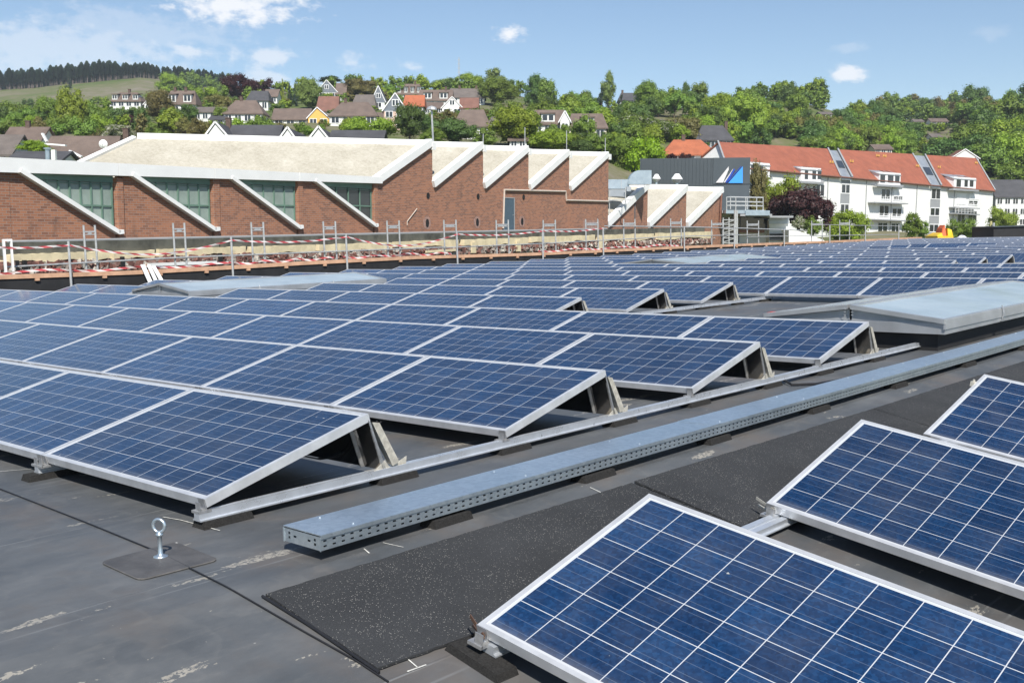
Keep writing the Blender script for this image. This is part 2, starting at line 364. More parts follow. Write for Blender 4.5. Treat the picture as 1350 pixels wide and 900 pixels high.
M_GREENF = mat_plain('green_window_frame', (0.125, 0.21, 0.16), 0.5, 0, 0.1, 2)
def mat_glass(name, col, rough=0.08):
    m, nt, b = new_mat(name); co = coords(nt); n = nt.noise(co, 1.3, 3)
    nt.link(nt.mix(n, c4([x * .6 for x in col]), c4([x * 1.4 for x in col])), b.inputs['Base Color']); b.inputs['Roughness'].default_value = rough; b.inputs['Specular IOR Level'].default_value = 0.6
    return m
M_GLASSG = mat_glass('grey_green_glass', (0.26, 0.32, 0.28), 0.3)
M_PANE = mat_glass('dark_pane', (0.035, 0.04, 0.045), 0.06)
M_SLATEB = mat_plain('blue_grey_steel_door', (0.075, 0.115, 0.15), 0.5)
M_PIPE = mat_plain('beige_conduit', (0.55, 0.47, 0.40), 0.5)
M_TIN = mat_plain('scaffold_tube', (0.55, 0.55, 0.54), 0.4, 0.5, 0.12, 8)
M_UPST = mat_plain('black_upstand_membrane', (0.014, 0.014, 0.015), 0.7, 0, 0.3, 3)
M_WOOD = mat_plain('raw_timber_board', (0.50, 0.30, 0.19), 0.75, 0, 0.2, 3)
M_FOAM = mat_plain('cream_foam_insulation', (0.68, 0.58, 0.38), 0.9, 0, 0.14, 1.6, dirt=0.35, dirtcol=(0.4, 0.32, 0.2))
M_OLDBIT = mat_plain('torn_grey_bitumen', (0.085, 0.085, 0.07), 0.85, 0, 0.45, 1.2)
def mat_rubble():
    m, nt, b = new_mat('broken_brick'); oi = nt.node('ShaderNodeTexVoronoi'); oi.inputs['Scale'].default_value = 3.2; co = coords(nt); nt.link(co, oi.inputs['Vector'])
    c = nt.ramp(nt.sep(oi.outputs['Color'])[0], [(0.1, (0.12, 0.055, 0.045, 1)), (0.45, (0.24, 0.11, 0.085, 1)), (0.7, (0.20, 0.16, 0.14, 1)), (0.95, (0.50, 0.46, 0.40, 1))])
    nt.link(c, b.inputs['Base Color']); b.inputs['Roughness'].default_value = 0.9; return m
M_RUBBLE = mat_rubble()
def mat_tape():
    m, nt, b = new_mat('red_white_barrier_tape'); uv = nt.sep(coords(nt, 'UV'))
    f = nt.math('FRACT', nt.math('ADD', nt.math('DIVIDE', uv[0], 0.42), nt.math('MULTIPLY', uv[1], 0.4)))
    nt.link(nt.mix(nt.math('LESS_THAN', f, 0.5), (0.62, 0.58, 0.56, 1), (0.46, 0.07, 0.08, 1)), b.inputs['Base Color']); b.inputs['Roughness'].default_value = 0.45; return m
M_TAPE = mat_tape()
def mat_tiles(name, col, var=0.25, rows=0.33):
    m, nt, b = new_mat(name); co = coords(nt); s = nt.sep(co)
    n = nt.noise(co, 0.6, 5, 0.6); n2 = nt.noise(co, 9, 3)
    row = nt.math('FRACT', nt.math('DIVIDE', s[2], rows * 0.6)); line = nt.smooth(row, 0.0, 0.3)
    a = c4([x * (1 - var) for x in col]); bb = c4([x * (1 + var) for x in col])
    c = nt.mix(nt.smooth(nt.math('ADD', nt.math('MULTIPLY', n, 0.6), nt.math('MULTIPLY', n2, 0.4)), 0.35, 0.65), a, bb)
    nt.link(c, b.inputs['Base Color']); b.inputs['Roughness'].default_value = 0.8; bump(nt, b, line, 0.05, 0.4)
    return m
M_TRED = mat_tiles('red_clay_tiles', (0.29, 0.092, 0.052), 0.16)
M_TORG = mat_tiles('orange_clay_tiles', (0.36, 0.11, 0.05), 0.18)
M_TBRN = mat_tiles('brown_roof_tiles', (0.135, 0.100, 0.082), 0.2)
M_TDRK = mat_tiles('dark_slate_tiles', (0.060, 0.060, 0.066), 0.2)
M_TGRY = mat_tiles('grey_brown_tiles', (0.13, 0.11, 0.098), 0.2)
M_TRB = mat_tiles('red_brown_tiles', (0.18, 0.088, 0.065), 0.2)
M_RENDER = mat_plain('white_render', (0.76, 0.76, 0.73), 0.8, 0, 0.05, 0.5, dirt=0.18, dirtcol=(0.45, 0.43, 0.38))
M_CREAMR = mat_plain('cream_render', (0.70, 0.64, 0.52), 0.8, 0, 0.07, 0.5)
M_YELL = mat_plain('yellow_render', (0.72, 0.44, 0.12), 0.8, 0, 0.06, 0.5)
M_PINK = mat_plain('pale_pink_render', (0.58, 0.42, 0.34), 0.8, 0, 0.08, 0.5)
M_SLATEW = mat_plain('slate_hung_gable', (0.16, 0.18, 0.21), 0.7, 0, 0.15, 2)
M_GREYP = mat_plain('grey_panel', (0.30, 0.31, 0.32), 0.6, 0, 0.05, 1)
M_ZINC = mat_plain('zinc_sheet', (0.42, 0.45, 0.48), 0.4, 0.5, 0.08, 1)
M_WFR = mat_plain('white_window_frame', (0.8, 0.8, 0.8), 0.5)
M_BRKSM = mat_plain('chimney_brick', (0.20, 0.09, 0.06), 0.85, 0, 0.2, 3)
def mat_clad():
    m, nt, b = new_mat('ribbed_grey_cladding'); co = coords(nt); s = nt.sep(co)
    w = nt.math('FRACT', nt.math('DIVIDE', s[0], 0.55)); rib = nt.math('LESS_THAN', w, 0.28)
    nt.link(nt.mix(nt.noise(co, 0.8, 3), (0.048, 0.060, 0.068, 1), (0.062, 0.076, 0.085, 1)), b.inputs['Base Color']); b.inputs['Roughness'].default_value = 0.5
    return m
M_CLAD = mat_clad()
M_LBLUE = mat_plain('light_blue_sign', (0.05, 0.30, 0.80), 0.4, 0, 0.03); M_DBLUE = mat_plain('dark_blue_sign', (0.015, 0.06, 0.36), 0.4, 0, 0.03); M_LGREY = mat_plain('silver_sign', (0.62, 0.60, 0.60), 0.4, 0, 0.03)
M_YMACH = mat_plain('yellow_paint', (0.75, 0.48, 0.02), 0.45); M_OMACH = mat_plain('orange_red_cover', (0.55, 0.11, 0.03), 0.6); M_TARP = mat_plain('pale_grey_sheet', (0.62, 0.62, 0.68), 0.7)
def mat_leaf(name, col, var=0.22, white=0.0, whitecol=(0.62, 0.60, 0.50)):
    m = bpy.data.materials.new(name); m.use_nodes = True; nt = NT(m.node_tree); nt.n.remove(nt.n['Principled BSDF']); out = nt.n['Material Output']
    co = coords(nt); oi = nt.node('ShaderNodeObjectInfo')
    n = nt.noise(co, 5.0, 4, 0.6); n2 = nt.noise(co, 33, 2)
    t = nt.math('ADD', nt.math('MULTIPLY', n, 0.6), nt.math('MULTIPLY', n2, 0.4))
    a = c4([x * (1 - var) for x in col]); b2 = c4([col[0] * (1 + var * 1.3), col[1] * (1 + var), col[2] * (1 + var * .5)])
    c = nt.mix(nt.smooth(t, 0.35, 0.65), a, b2)
    if white: c = nt.mix(nt.smooth(nt.noise(co, 14, 3), 1 - white, 1 - white + 0.06), c, c4(whitecol))
    hs = nt.node('ShaderNodeHueSaturation'); nt.link(c, hs.inputs['Color'])
    nt.link(nt.math('ADD', 0.485, nt.math('MULTIPLY', oi.outputs['Random'], 0.03)), hs.inputs['Hue']); nt.link(nt.math('ADD', 0.82, nt.math('MULTIPLY', oi.outputs['Random'], 0.36)), hs.inputs['Value'])
    d = nt.node('ShaderNodeBsdfDiffuse'); tr = nt.node('ShaderNodeBsdfTranslucent'); gl = nt.node('ShaderNodeBsdfGlossy'); gl.inputs['Roughness'].default_value = 0.45; gl.inputs['Color'].default_value = (.5, .5, .5, 1)
    mx = nt.node('ShaderNodeMixShader'); mx.inputs[0].default_value = 0.30; nt.link(hs.outputs[0], d.inputs[0]); nt.link(hs.outputs[0], tr.inputs[0]); nt.link(d.outputs[0], mx.inputs[1]); nt.link(tr.outputs[0], mx.inputs[2])
    mx2 = nt.node('ShaderNodeMixShader'); mx2.inputs[0].default_value = 0.035; nt.link(mx.outputs[0], mx2.inputs[1]); nt.link(gl.outputs[0], mx2.inputs[2])
    nt.link(mx2.outputs[0], out.inputs[0]); return m
LEAF = {'bright': mat_leaf('bright_green_leaves', (0.240, 0.340, 0.042)), 'mid': mat_leaf('mid_green_leaves', (0.168, 0.262, 0.045)), 'dark': mat_leaf('dark_green_leaves', (0.100, 0.172, 0.045)),
        'olive': mat_leaf('olive_brown_leaves', (0.185, 0.175, 0.060)), 'copper': mat_leaf('copper_leaves', (0.055, 0.020, 0.020)), 'conifer': mat_leaf('dark_needles', (0.034, 0.062, 0.036)),
        'blossom': mat_leaf('white_blossom_leaves', (0.11, 0.160, 0.035), 0.35, 0.5), 'candle': mat_leaf('chestnut_leaves', (0.12, 0.18, 0.035), 0.35, 0.42), 'pale': mat_leaf('pale_green_leaves', (0.175, 0.230, 0.060)),
        'lime': mat_leaf('lime_green_leaves', (0.215, 0.325, 0.018))}
M_BARK = mat_plain('bark', (0.10, 0.075, 0.055), 0.9, 0, 0.3, 4)
M_BARKP = mat_plain('pale_bare_trunk', (0.16, 0.13, 0.115), 0.9, 0, 0.25, 2)

# ================================================================== the flat roof we stand on
L, S, TILT, PY = 1.655, 0.992, R_(14.55), 1.98
LZ = 0.13
ct, st = math.cos(TILT), math.sin(TILT)
XPAR = -21.2
mb = MB(); mb.prism([(XPAR - .3, -9, -12), (16, -9, -12), (16, -9, roofz(16)), (XF, -9, 0), (XPAR - .3, -9, 0)], (0, 101, 0))
roof = tag(obj('roof_surface', mb, M_ROOF, None, MR), kind='structure')

# ------------------------------------------------------------------ one solar panel: frame, cells and the steel behind it (origin: middle of the low edge, on the roof)
PWID = 1.645
LZR, TR = 0.112, R_(16.05)
def panel_pt(x, s, n=0.0, z0=LZ):                      # x along row, s up the slope, n normal to the glass
    c_, s_ = (math.cos(TR), math.sin(TR)) if z0 == LZR else (ct, st)
    return Vector((x, s * c_ - n * s_, z0 + s * s_ + n * c_))
def panel_frame(z0):
    mb = MB(); t, w, hw = 0.042, 0.020, PWID / 2
    def bar(x0, x1, s0, s1):
        mb.hexa([panel_pt(x, s, n, z0) for n in (-t, 0) for x, s in ((x0, s0), (x1, s0), (x1, s1), (x0, s1))])
    bar(-hw, hw, 0, w); bar(-hw, hw, S - w, S); bar(-hw, -hw + w, w, S - w); bar(hw - w, hw, w, S - w)
    return mb
def panel_glass(z0):
    mb = MB(); hw = PWID / 2 - 0.020; s0, s1 = 0.020, S - 0.020
    mb.quad(panel_pt(-hw, s0, -.003, z0), panel_pt(hw, s0, -.003, z0), panel_pt(hw, s1, -.003, z0), panel_pt(-hw, s1, -.003, z0), 0, [(0, 0), (1.605, 0), (1.605, 0.952), (0, 0.952)])
    mb.quad(panel_pt(-hw, s1, -.009, z0), panel_pt(hw, s1, -.009, z0), panel_pt(hw, s0, -.009, z0), panel_pt(-hw, s0, -.009, z0), 1)
    return mb
SHT, SHB = (.955, .345), (1.045, .070)                  # profile of the leaning steel sheet (y, z) for low edge .13
def panel_sheet(z0):                                   # steel wind sheet closing the high back edge
    mb = MB(); hw = L / 2 - .004; dz = z0 - LZ; (y0, zt), (y1, zb) = SHT, SHB; zt += dz
    if dz: zb = .06
    n = 5
    for k in range(n):
        x0, x1 = -hw + 2 * hw * k / n, -hw + 2 * hw * (k + 1) / n
        mb.hexa([(x0, y1, zb), (x1, y1, zb), (x1, y1 + .003, zb), (x0, y1 + .003, zb), (x0, y0, zt), (x1, y0, zt), (x1, y0 + .003, zt), (x0, y0 + .003, zt)])
    return mb
def sheet_rib(z0, sd):
    mb = MB(); hw = L / 2; dz = z0 - LZ; (y0, zt), (y1, zb) = SHT, SHB; zt += dz
    if dz: zb = .06
    x = sd * (hw - .165)
    mb.hexa([(x, y1 - .022, zb), (x + .006, y1 - .022, zb), (x + .010, y1 - .0005, zb), (x, y1 - .0005, zb), (x, y0 - .022, zt), (x + .006, y0 - .022, zt), (x + .010, y0 - .0005, zt), (x, y0 - .0005, zt)])
    return mb
def flange_mb(side, z0):                                # bright folded edge at the end of the sheet
    mb = MB(); x = side * (L / 2 - .004); (y0, zt), (y1, zb) = SHT, SHB
    mb.hexa([(x - side * .008, y1 - .004, zb), (x, y1 - .004, zb), (x, y1 + .018, zb), (x - side * .008, y1 + .018, zb), (x - side * .008, y0 + .004, zt - .01), (x, y0 + .004, zt - .01), (x, y0 + .016, zt - .01), (x - side * .008, y0 + .016, zt - .01)])
    return mb
def flange2_mb(side, z0):                               # weathered bent plate and foot behind the sheet end
    mb = MB(); x = side * (L / 2 - .004); (y0, zt), (y1, zb) = SHT, SHB
    a, b = x - side * .055, x + side * .006
    mb.hexa([(a, y1 + .075, zb + .018), (b, y1 + .060, zb + .012), (b, y1 + .104, zb + .030), (a, y1 + .115, zb + .036), (a, y0 + .030, zt - .02), (b, y0 + .022, zt - .012), (b, y0 + .070, zt - .022), (a, y0 + .078, zt - .030)])
    mb.prism([(x, y1 - .075, zb), (x, y1 + .05, zb), (x, y1 + .012, zb + .05)], (-side * .003, 0, 0))
    mb.prism([(x - side * .02, y1 + .04, zb), (x - side * .02, y1 + .175, zb), (x - side * .02, y1 + .18, zb + .042), (x - side * .02, y1 + .12, zb + .022)], (-side * .003, 0, 0))
    mb.box(min(x, x - side * .07), max(x, x - side * .07), y1 - .07, y1 + .17, zb - .004, zb - .001)
    return mb
def clamp_mb(side, z0):                                 # clip holding the low corner to the rail
    mb = MB(); x = side * (L / 2 - .03)
    mb.hexa([panel_pt(xx, s, n, z0) for n in (-.055, .003) for xx, s in ((x - .024, -.006), (x + .024, -.006), (x + .024, -.002), (x - .024, -.002))])
    mb.box(x - .032, x + .032, -.035, .03, z0 - .062, z0 - .050); mb.box(x - .004, x + .032, -.030, -.026, z0 - .06, z0 - .01)
    mb.tube([(x, -.018, z0 - .055), (x, -.018, z0 - .03)], .006, 6)
    return mb
MESH = {}
def mesh_once(key, fn, mats):
    if key not in MESH: MESH[key] = fn().mesh(key[0], mats)
    return MESH[key]
def solar_panel(x, y, z0, label, group, right_end=False, left_end=False, near=False, z_=0.0):
    t = thing('solar_panel', label, 'solar panel', RT(x, y) if z0 == LZ else MS @ Matrix.Translation((x, y, z_)) @ Matrix.Rotation(R_(-1.8), 4, 'Y'), group)
    link('frame', mesh_once(('frame', z0), lambda: panel_frame(z0), M_ALU), t)
    link('cells', mesh_once(('cells', z0), lambda: panel_glass(z0), [M_CELL, M_BACK]), t)
    if near or right_end: link('wind_sheet', mesh_once(('wind_sheet', z0), lambda: panel_sheet(z0), M_STEEL), t); [link('sheet_rib', mesh_once(('sheet_rib', sd, z0), lambda: sheet_rib(z0, sd), M_ALUD), t) for sd in (-1, 1)]
    if right_end or (left_end and near):
        sd = 1 if right_end else -1
        link('end_plate', mesh_once(('end_plate', sd, z0), lambda: flange_mb(sd, z0), M_ALUD), t)
        link('bent_flange', mesh_once(('bent_flange', sd, z0), lambda: flange2_mb(sd, z0), M_CREAM), t)
    if near:
        for sd in (-1, 1): link('clamp', mesh_once(('clamp', sd, z0), lambda: clamp_mb(sd, z0), M_ALUD), t)
    return t

def gap(r, c):
    k = r % 7
    if 4 <= k <= 6:
        if r < 7 and (c < 3 or 8 <= c <= 9): return True
        if 11 <= r <= 13 and (c < 3 or 7 <= c <= 8): return True
        if 18 <= r <= 20 and (c < 3 or 6 <= c <= 7): return True
    return False
NROW = 29
n_pan = 0
cand = []
for r in range(NROW):
    row = [c for c in range(12) if not gap(r, c)]
    for c in row:
        x = -(c + .5) * L; y = r * PY
        px = [projr(p)[:2] for p in ((x - L / 2, y, .1), (x + L / 2, y, .1), (x - L / 2, y + .96, .38), (x + L / 2, y + .96, .38))]
        if max(p[0] for p in px) < -110 or min(p[0] for p in px) > 1480: continue
        cand.append((r, c, row))
for r, c, row in cand:
        x = -(c + .5) * L; y = r * PY
        if r < 4:
            k = row.index(c); pos = ('right-hand end' if k == 0 else ORD[k + 1] + ' from the right end')
            lab = 'blue solar panel, %s of the %s row from the front' % (pos, ORD[r + 1])
        else:
            k = len(row) - 1 - row.index(c); pos = ('left-hand end' if k == 0 else ORD[k + 1] + ' from the left end')
            lab = 'blue solar panel, %s of the %s row from the front' % (pos, ORD[r + 1])
        near = r < 5
        solar_panel(x, y, LZ, lab, 'solar panels in the rows of the large array', right_end=(c == 0 and r < 4) or (r < 14 and c == row[0] and c > 0) or (r in (4, 5, 6) and c == 10), left_end=(c + 1 not in row and r < 8), near=near)
        n_pan += 1
# the three nearest rows to the right of the walkway
RO = [(.838, .0, 0.0), (.8116, 2.022, -.005), (.748, 4.112, -.017)]          # low left corners, in the axes of the falling part of the roof
def ST(x, y, z=0.0, rz=0.0): return MS @ Matrix.Translation((x, y, z)) @ Matrix.Rotation(rz, 4, 'Z')
tr_names = ['the nearest row', 'the second row', 'the third row']
for r in range(3):
    for c in range(3):
        x = RO[r][0] + c * L + PWID / 2; y = RO[r][1]; zo = RO[r][2] + (c * L + PWID / 2) * math.sin(R_(1.8))
        q = [proj(ST(x + dx, y + dy, .1).translation) for dx in (-.8, .8) for dy in (0, .95)]
        if c and min(v[0] for v in q) > 1480: continue
        solar_panel(x, y, LZR, 'dark blue solar panel right of the mats, %s in %s' % (['leftmost', 'second from left', 'third from left'][c], tr_names[r]),
                    'solar panels right of the rubber mats', left_end=(c == 0), near=True, z_=zo)

# ------------------------------------------------------------------ rails and their rubber pads
def rail_mb(y0, y1, w=.042, zb=.035, h=.042):
    mb = MB(); prof = [(-w / 2 - .012, zb), (w / 2 + .012, zb), (w / 2 + .012, zb + .006), (w / 2, zb + .009), (w / 2, zb + h), (.008, zb + h), (.008, zb + h - .01), (-.008, zb + h - .01), (-.008, zb + h), (-w / 2, zb + h), (-w / 2, zb + .009), (-w / 2 - .012, zb + .006)]
    mb.prism([(x, y0, z) for x, z in prof], (0, y1 - y0, 0)); return mb
def pad_mb(): 
    mb = MB(); mb.hexa([(-.052, -.13, 0), (.052, -.13, 0), (.052, .13, 0), (-.052, .13, 0), (-.045, -.12, .034), (.045, -.12, .034), (.045, .12, .034), (-.045, .12, .034)]); return mb
M_PADME = pad_mb().mesh('rubber_pad', M_RUBBER)
def rubber_pad(x, y, label, group, rz=0.0, sc=1.0, slope=False):
    o = link('rubber_pad', M_PADME, None, ST(x, y, 0, rz) if slope else RT(x, y, 0, rz)); o.scale = (1, sc, .8 if slope else 1); return tag(o, label, 'rubber pad', group)
def rail(x, y0, y1, label, group='aluminium mounting rails'):
    mb = rail_mb(0, y1 - y0); t = obj('mounting_rail', mb, M_RAIL, None, RT(x, y0)); return tag(t, label, 'rail', group)
rail(-.02, -.035, 8.5, 'long aluminium rail under the right-hand ends of the first four panel rows')
rowtxt = ['first', 'second', 'third', 'fourth']
for r in range(4):
    rubber_pad(-.02, r * PY + .10 if r == 0 else r * PY + .06, 'black rubber pad under the low right corner of the %s panel row' % rowtxt[r], 'rubber pads under the mounting rails')
    rubber_pad(-.02, r * PY + 1.13, 'black rubber pad under the rail behind the right end of the %s row' % rowtxt[r], 'rubber pads under the mounting rails')
for c in range(1, 5):
    rail(-c * L, -.035, 7.2, 'aluminium rail under the panel joint %s from the right, mostly hidden by panels' % ORD[c])
    rubber_pad(-c * L, .03, 'black rubber pad under the front of the panel joint %s from the right' % ORD[c], 'rubber pads under the mounting rails')
rail(-3 * L - .02, 7.75, 14.5, 'aluminium rail along the stepped panel ends beside the open skylight')
for r in range(4, 7):
    rubber_pad(-3 * L - .02, r * PY + 1.13, 'black rubber pad behind the end panel of the %s row beside the skylight' % ORD[r + 1], 'rubber pads under the mounting rails')
    rubber_pad(-3 * L - .02, r * PY + .06, 'black rubber pad below the end panel of the %s row beside the skylight' % ORD[r + 1], 'rubber pads under the mounting rails')
for c in range(3, 0, -1):
    rubber_pad(-c * L, 7 * PY + .03, 'black rubber pad under the eighth row, at panel joint %s from the right' % ORD[c], 'rubber pads under the mounting rails')
rr = rail_mb(0, 5.2, .075, .030, .034); tag(obj('mounting_rail', rr, M_RAIL, None, ST(.885, .0)), 'broad aluminium rail between the two nearest panels right of the mats', 'rail', 'aluminium mounting rails')
for r in range(3):
    rubber_pad(RO[r][0] + (.05 if r == 0 else .025), RO[r][1] + (-.018 if r == 0 else .01), 'black rubber pad under the low left corner of %s right of the mats' % tr_names[r], 'rubber pads under the mounting rails', R_(88) if r == 0 else 0, 1.0, True)
# flat earthing strips clipped at the two nearest right-hand corners
for r in range(2):
    mb = MB(); mb.bar((-.085, .050, .062), (.045, -.010, .058), .003, .014); mb.bar((-.07, .055, .030), (-.015, .035, .030), .008, .008)
    tag(obj('earthing_strip', mb, M_CREAM if r else mat_plain('copper_strip', (.26, .15, .10), .45, .6), None, ST(RO[r][0], RO[r][1], .03)), 'flat %s earthing strip at the left corner of %s right of the mats' % (['copper', 'pale'][r], tr_names[r]), 'metal strip')
p_ = Vector((RO[2][0] - .022, RO[2][1] + .80, LZR + .20)); mb = MB(); mb.box(-.014, .014, -.02, .02, -.012, .02); mb.tube([(0, 0, .02), (0, 0, .034)], .008, 8)
tag(obj('end_clip', mb, M_CREAM, None, ST(*p_)), 'small pale clip on the upper left edge of the third right-hand panel', 'clip')
# sagging cables under the first row end
mb = MB(); 
for o_ in (0, .03):
    pts = [(-.42 + o_ + .02 * k, .62 + .09 * k, .27 - .16 * math.sin(math.pi * k / 7.0) + .0 * k) for k in range(8)]; mb.tube(pts, .004, 6)
tag(obj('module_cables', mb, M_CABLE, None, RT(0, 0)), 'pair of black cables sagging under the front right-hand panel', 'cable')
# cable running across the open gap, from rail to tray
mb = MB(); mb.tube([(0.0, 4.9, .03), (.12, 4.8, .015), (.25, 4.95, .012), (.30, 5.2, .012), (.40, 5.5, .03)], .011, 6)
tag(obj('black_conduit', mb, M_CABLE, None, RT(0, .4)), 'black conduit running from the aluminium rail to the cable tray', 'cable')

# ------------------------------------------------------------------ the perforated cable tray
TX0, TX1, TZ0, TZ1, TY0, TY1 = .59, .832, .047, .107, .0, 11.5
tray = thing('cable_tray', 'long perforated galvanised cable tray with lid on rubber pads', 'cable tray', RT(0, 0))
mb = MB(); mb.box(TX0 - .004, TX1 + .004, TY0, TY1, TZ1, TZ1 + .004); mb.box(TX1 + .002, TX1 + .0055, TY0, TY1, TZ1 - .012, TZ1 - .0005)
for yj in (2.88, 5.75, 8.7): mb.box(TX0 - .005, TX1 + .006, yj, yj + .10, TZ1 + .0042, TZ1 + .0062)
lid = obj('lid', mb, M_GALV, tray)
mb = MB(); yy = TY0; pitch = .0455; rowsz = ((TZ0 + .013, TZ0 + .0195), (TZ0 + .034, TZ0 + .0405)); x = TX1
zs = [TZ0, rowsz[0][0], rowsz[0][1], rowsz[1][0], rowsz[1][1], TZ1]
k = 0
while yy < TY1 - pitch:
    a0, a1 = yy, yy + pitch; h0, h1 = a0 + .014, a0 + .030
    for zi in range(5):
        if zi in (1, 3):
            mb.quad((x, a0, zs[zi]), (x, h0, zs[zi]), (x, h0, zs[zi + 1]), (x, a0, zs[zi + 1])); mb.quad((x, h1, zs[zi]), (x, a1, zs[zi]), (x, a1, zs[zi + 1]), (x, h1, zs[zi + 1]))
        else: mb.quad((x, a0, zs[zi]), (x, a1, zs[zi]), (x, a1, zs[zi + 1]), (x, a0, zs[zi + 1]))
    yy += pitch
mb.quad((x, yy, TZ0), (x, TY1, TZ0), (x, TY1, TZ1), (x, yy, TZ1))
mb.quad((TX0, TY1, TZ0), (TX0, TY0, TZ0), (TX0, TY0, TZ1), (TX0, TY1, TZ1)); mb.quad((TX0, TY0, TZ0), (TX0, TY1, TZ0), (TX1, TY1, TZ0), (TX1, TY0, TZ0))
# end plate, with holes
ex = [TX0, TX0 + .03, TX0 + .042, TX0 + .065, TX0 + .083, TX1 - .083, TX1 - .065, TX1 - .042, TX1 - .03, TX1]; ez = [TZ0, TZ0 + .016, TZ0 + .026, TZ0 + .034, TZ0 + .044, TZ1 - .004]
holes = {(1, 1), (1, 3), (3, 2), (5, 2), (7, 1), (7, 3)}
for i in range(9):
    for j in range(5):
        if (i, j) not in holes: mb.quad((ex[i], TY0, ez[j]), (ex[i + 1], TY0, ez[j]), (ex[i + 1], TY0, ez[j + 1]), (ex[i], TY0, ez[j + 1]))
for xx in (TX0, TX1): mb.box(xx - .004, xx + .003, TY0 - .003, TY0 - .0005, TZ0 - .002, TZ1 - .003)
obj('perforated_channel', mb, M_GALV, tray)
yy = TY0 + .16
while yy < 10:
    for xx in (TX0 + .03, TX1 - .03):
        m2 = MB(); m2.lathe([(0, .006), (.003, .0055), (.0045, .003), (.006, .0015), (.006, 0)], 8, 0, (xx, yy + (.03 if xx > .7 else 0), TZ1 + .004)); obj('screw', m2, M_GALV, tray)
    yy += .96 + .14 * math.sin(yy * 5)
for i, yp in enumerate((.72, 1.78, 2.95, 4.25, 5.6, 7.1, 8.6)):
    rubber_pad(.80, yp, 'black rubber pad under the cable tray, %s from the near end' % ORD[i + 1], 'rubber pads under the cable tray', 0, 1.0 if i % 2 else .9)

# ------------------------------------------------------------------ granulated mats, anchor eye, modelled shadow line on the roof
def mat_slab(pts, label):                              # outline points on the roof, slightly frayed edge
    n_ = Vector((math.sin(PHI), 0, math.cos(PHI))); out = []; rn = random.Random(len(label)); m_ = len(pts)
    for i in range(m_):
        a, b = Vector(pts[i]), Vector(pts[(i + 1) % m_]); k = max(2, int((b - a).length / .035)); e = (b - a).normalized().cross(n_)
        for j in range(k): out.append(a.lerp(b, j / k) + n_ * .0045 + e * (rn.uniform(-.003, .003) if j else 0))
    mb = MB(); mb.prism(out, n_ * .010); return tag(obj('rubber_mat', mb, M_MAT, None, MR), label, 'rubber mat', 'granulated walkway mats')
def sp(x, y): return (x, y, roofz(x))
c1_, c2_, j1_ = roof_at(350, 787), roof_at(497, 885), roof_at(800, 650)
e1_ = roof_at(836, 637)
mat_slab([c1_, c2_, sp(1.70, e1_.y - .045), sp(roof_at(833, 639).x, roof_at(833, 639).y - .005)], 'speckled black granulate mat beside the near end of the cable tray')
e1_, e2_, e3_ = roof_at(836, 637), roof_at(1040, 575), roof_at(1150, 541)
mat_slab([e1_, sp(1.72, e1_.y - .03), sp(1.70, e3_.y - .05), e3_, e2_], 'speckled black granulate mat, middle one beside the cable tray')
mat_slab([e3_ + Vector((0, .012, 0)), sp(1.70, e3_.y - .038), sp(1.66, 9.2), sp(1.06, 9.4)], 'speckled black granulate mat farthest along beside the cable tray')
eye = thing('anchor_eye', 'galvanised ring bolt standing on a square roof patch', 'ring bolt', RT(.255, -.368))
mb = MB(); mb.lathe([(0.012, .0), (.028, .003), (.030, .010), (.014, .014), (.0105, .02), (.0085, .06), (.0095, .092), (.015, .094), (.015, .102), (.011, .106), (.009, .112), (0, .113)], 16)
obj('shank', mb, M_GALV, eye, smooth=True)
mb = MB(); ring = []
Mr = Matrix.Translation((0, 0, .135)) @ Matrix.Rotation(R_(30), 4, 'Z')
for k in range(25): a = 2 * math.pi * k / 24; ring.append(Mr @ Vector((.026 * math.cos(a), 0, .027 * math.sin(a))))
mb.tube(ring, .0068, 8, cap=False); obj('ring', mb, M_GALV, eye, smooth=True)
mb = MB(); pc = [Vector(roof_at(*p)) for p in ((132, 742), (185, 766), (289, 739), (232, 716))]
def rounded(pts, k=.12):
    out = []
    n = len(pts)
    for i in range(n):
        a, b, c = pts[i - 1], pts[i], pts[(i + 1) % n]
        for t in (0, .25, .5, .75, 1):
            p0 = b + (a - b) * k; p1 = b + (c - b) * k
            out.append((1 - t) ** 2 * p0 + 2 * t * (1 - t) * b + t * t * p1)
    return out
M_PATCH = mat_plain('patch_membrane', (0.074, 0.072, 0.072), 0.6, 0, 0.25, 7, 0.003, dirt=.35, dirtcol=(.13, .11, .095)); M_PATCHR = mat_plain('patch_edge_bead', (0.105, 0.10, 0.095), 0.6, 0, 0.3, 14)
rp = rounded(pc); lo = [Vector((p.x, p.y, .0035)) for p in rp]; mb.prism(lo, (0, 0, .004))
pt_ = thing('roof_patch', 'square sealed membrane patch under the ring bolt', 'roof patch', MR)
obj('patch_sheet', mb, M_PATCH, pt_); mb = MB(); mb.tube([Vector((p.x, p.y, .0045)) for p in rp + [rp[0]]], .003, 6, cap=False); obj('edge_bead', mb, M_PATCHR, pt_)
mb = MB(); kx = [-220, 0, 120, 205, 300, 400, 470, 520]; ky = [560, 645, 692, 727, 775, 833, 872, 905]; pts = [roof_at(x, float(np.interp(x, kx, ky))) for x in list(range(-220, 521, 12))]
mb.tube([(p.x, p.y, p.z + .0045) for p in pts], .0036, 6); tag(obj('roof_shadow_line', mb, M_CABLE, None, MR), 'thin dark shadow line modelled across the roof past the ring bolt', 'cable')  # thin black tube in place of a cast shadow line, not a cable
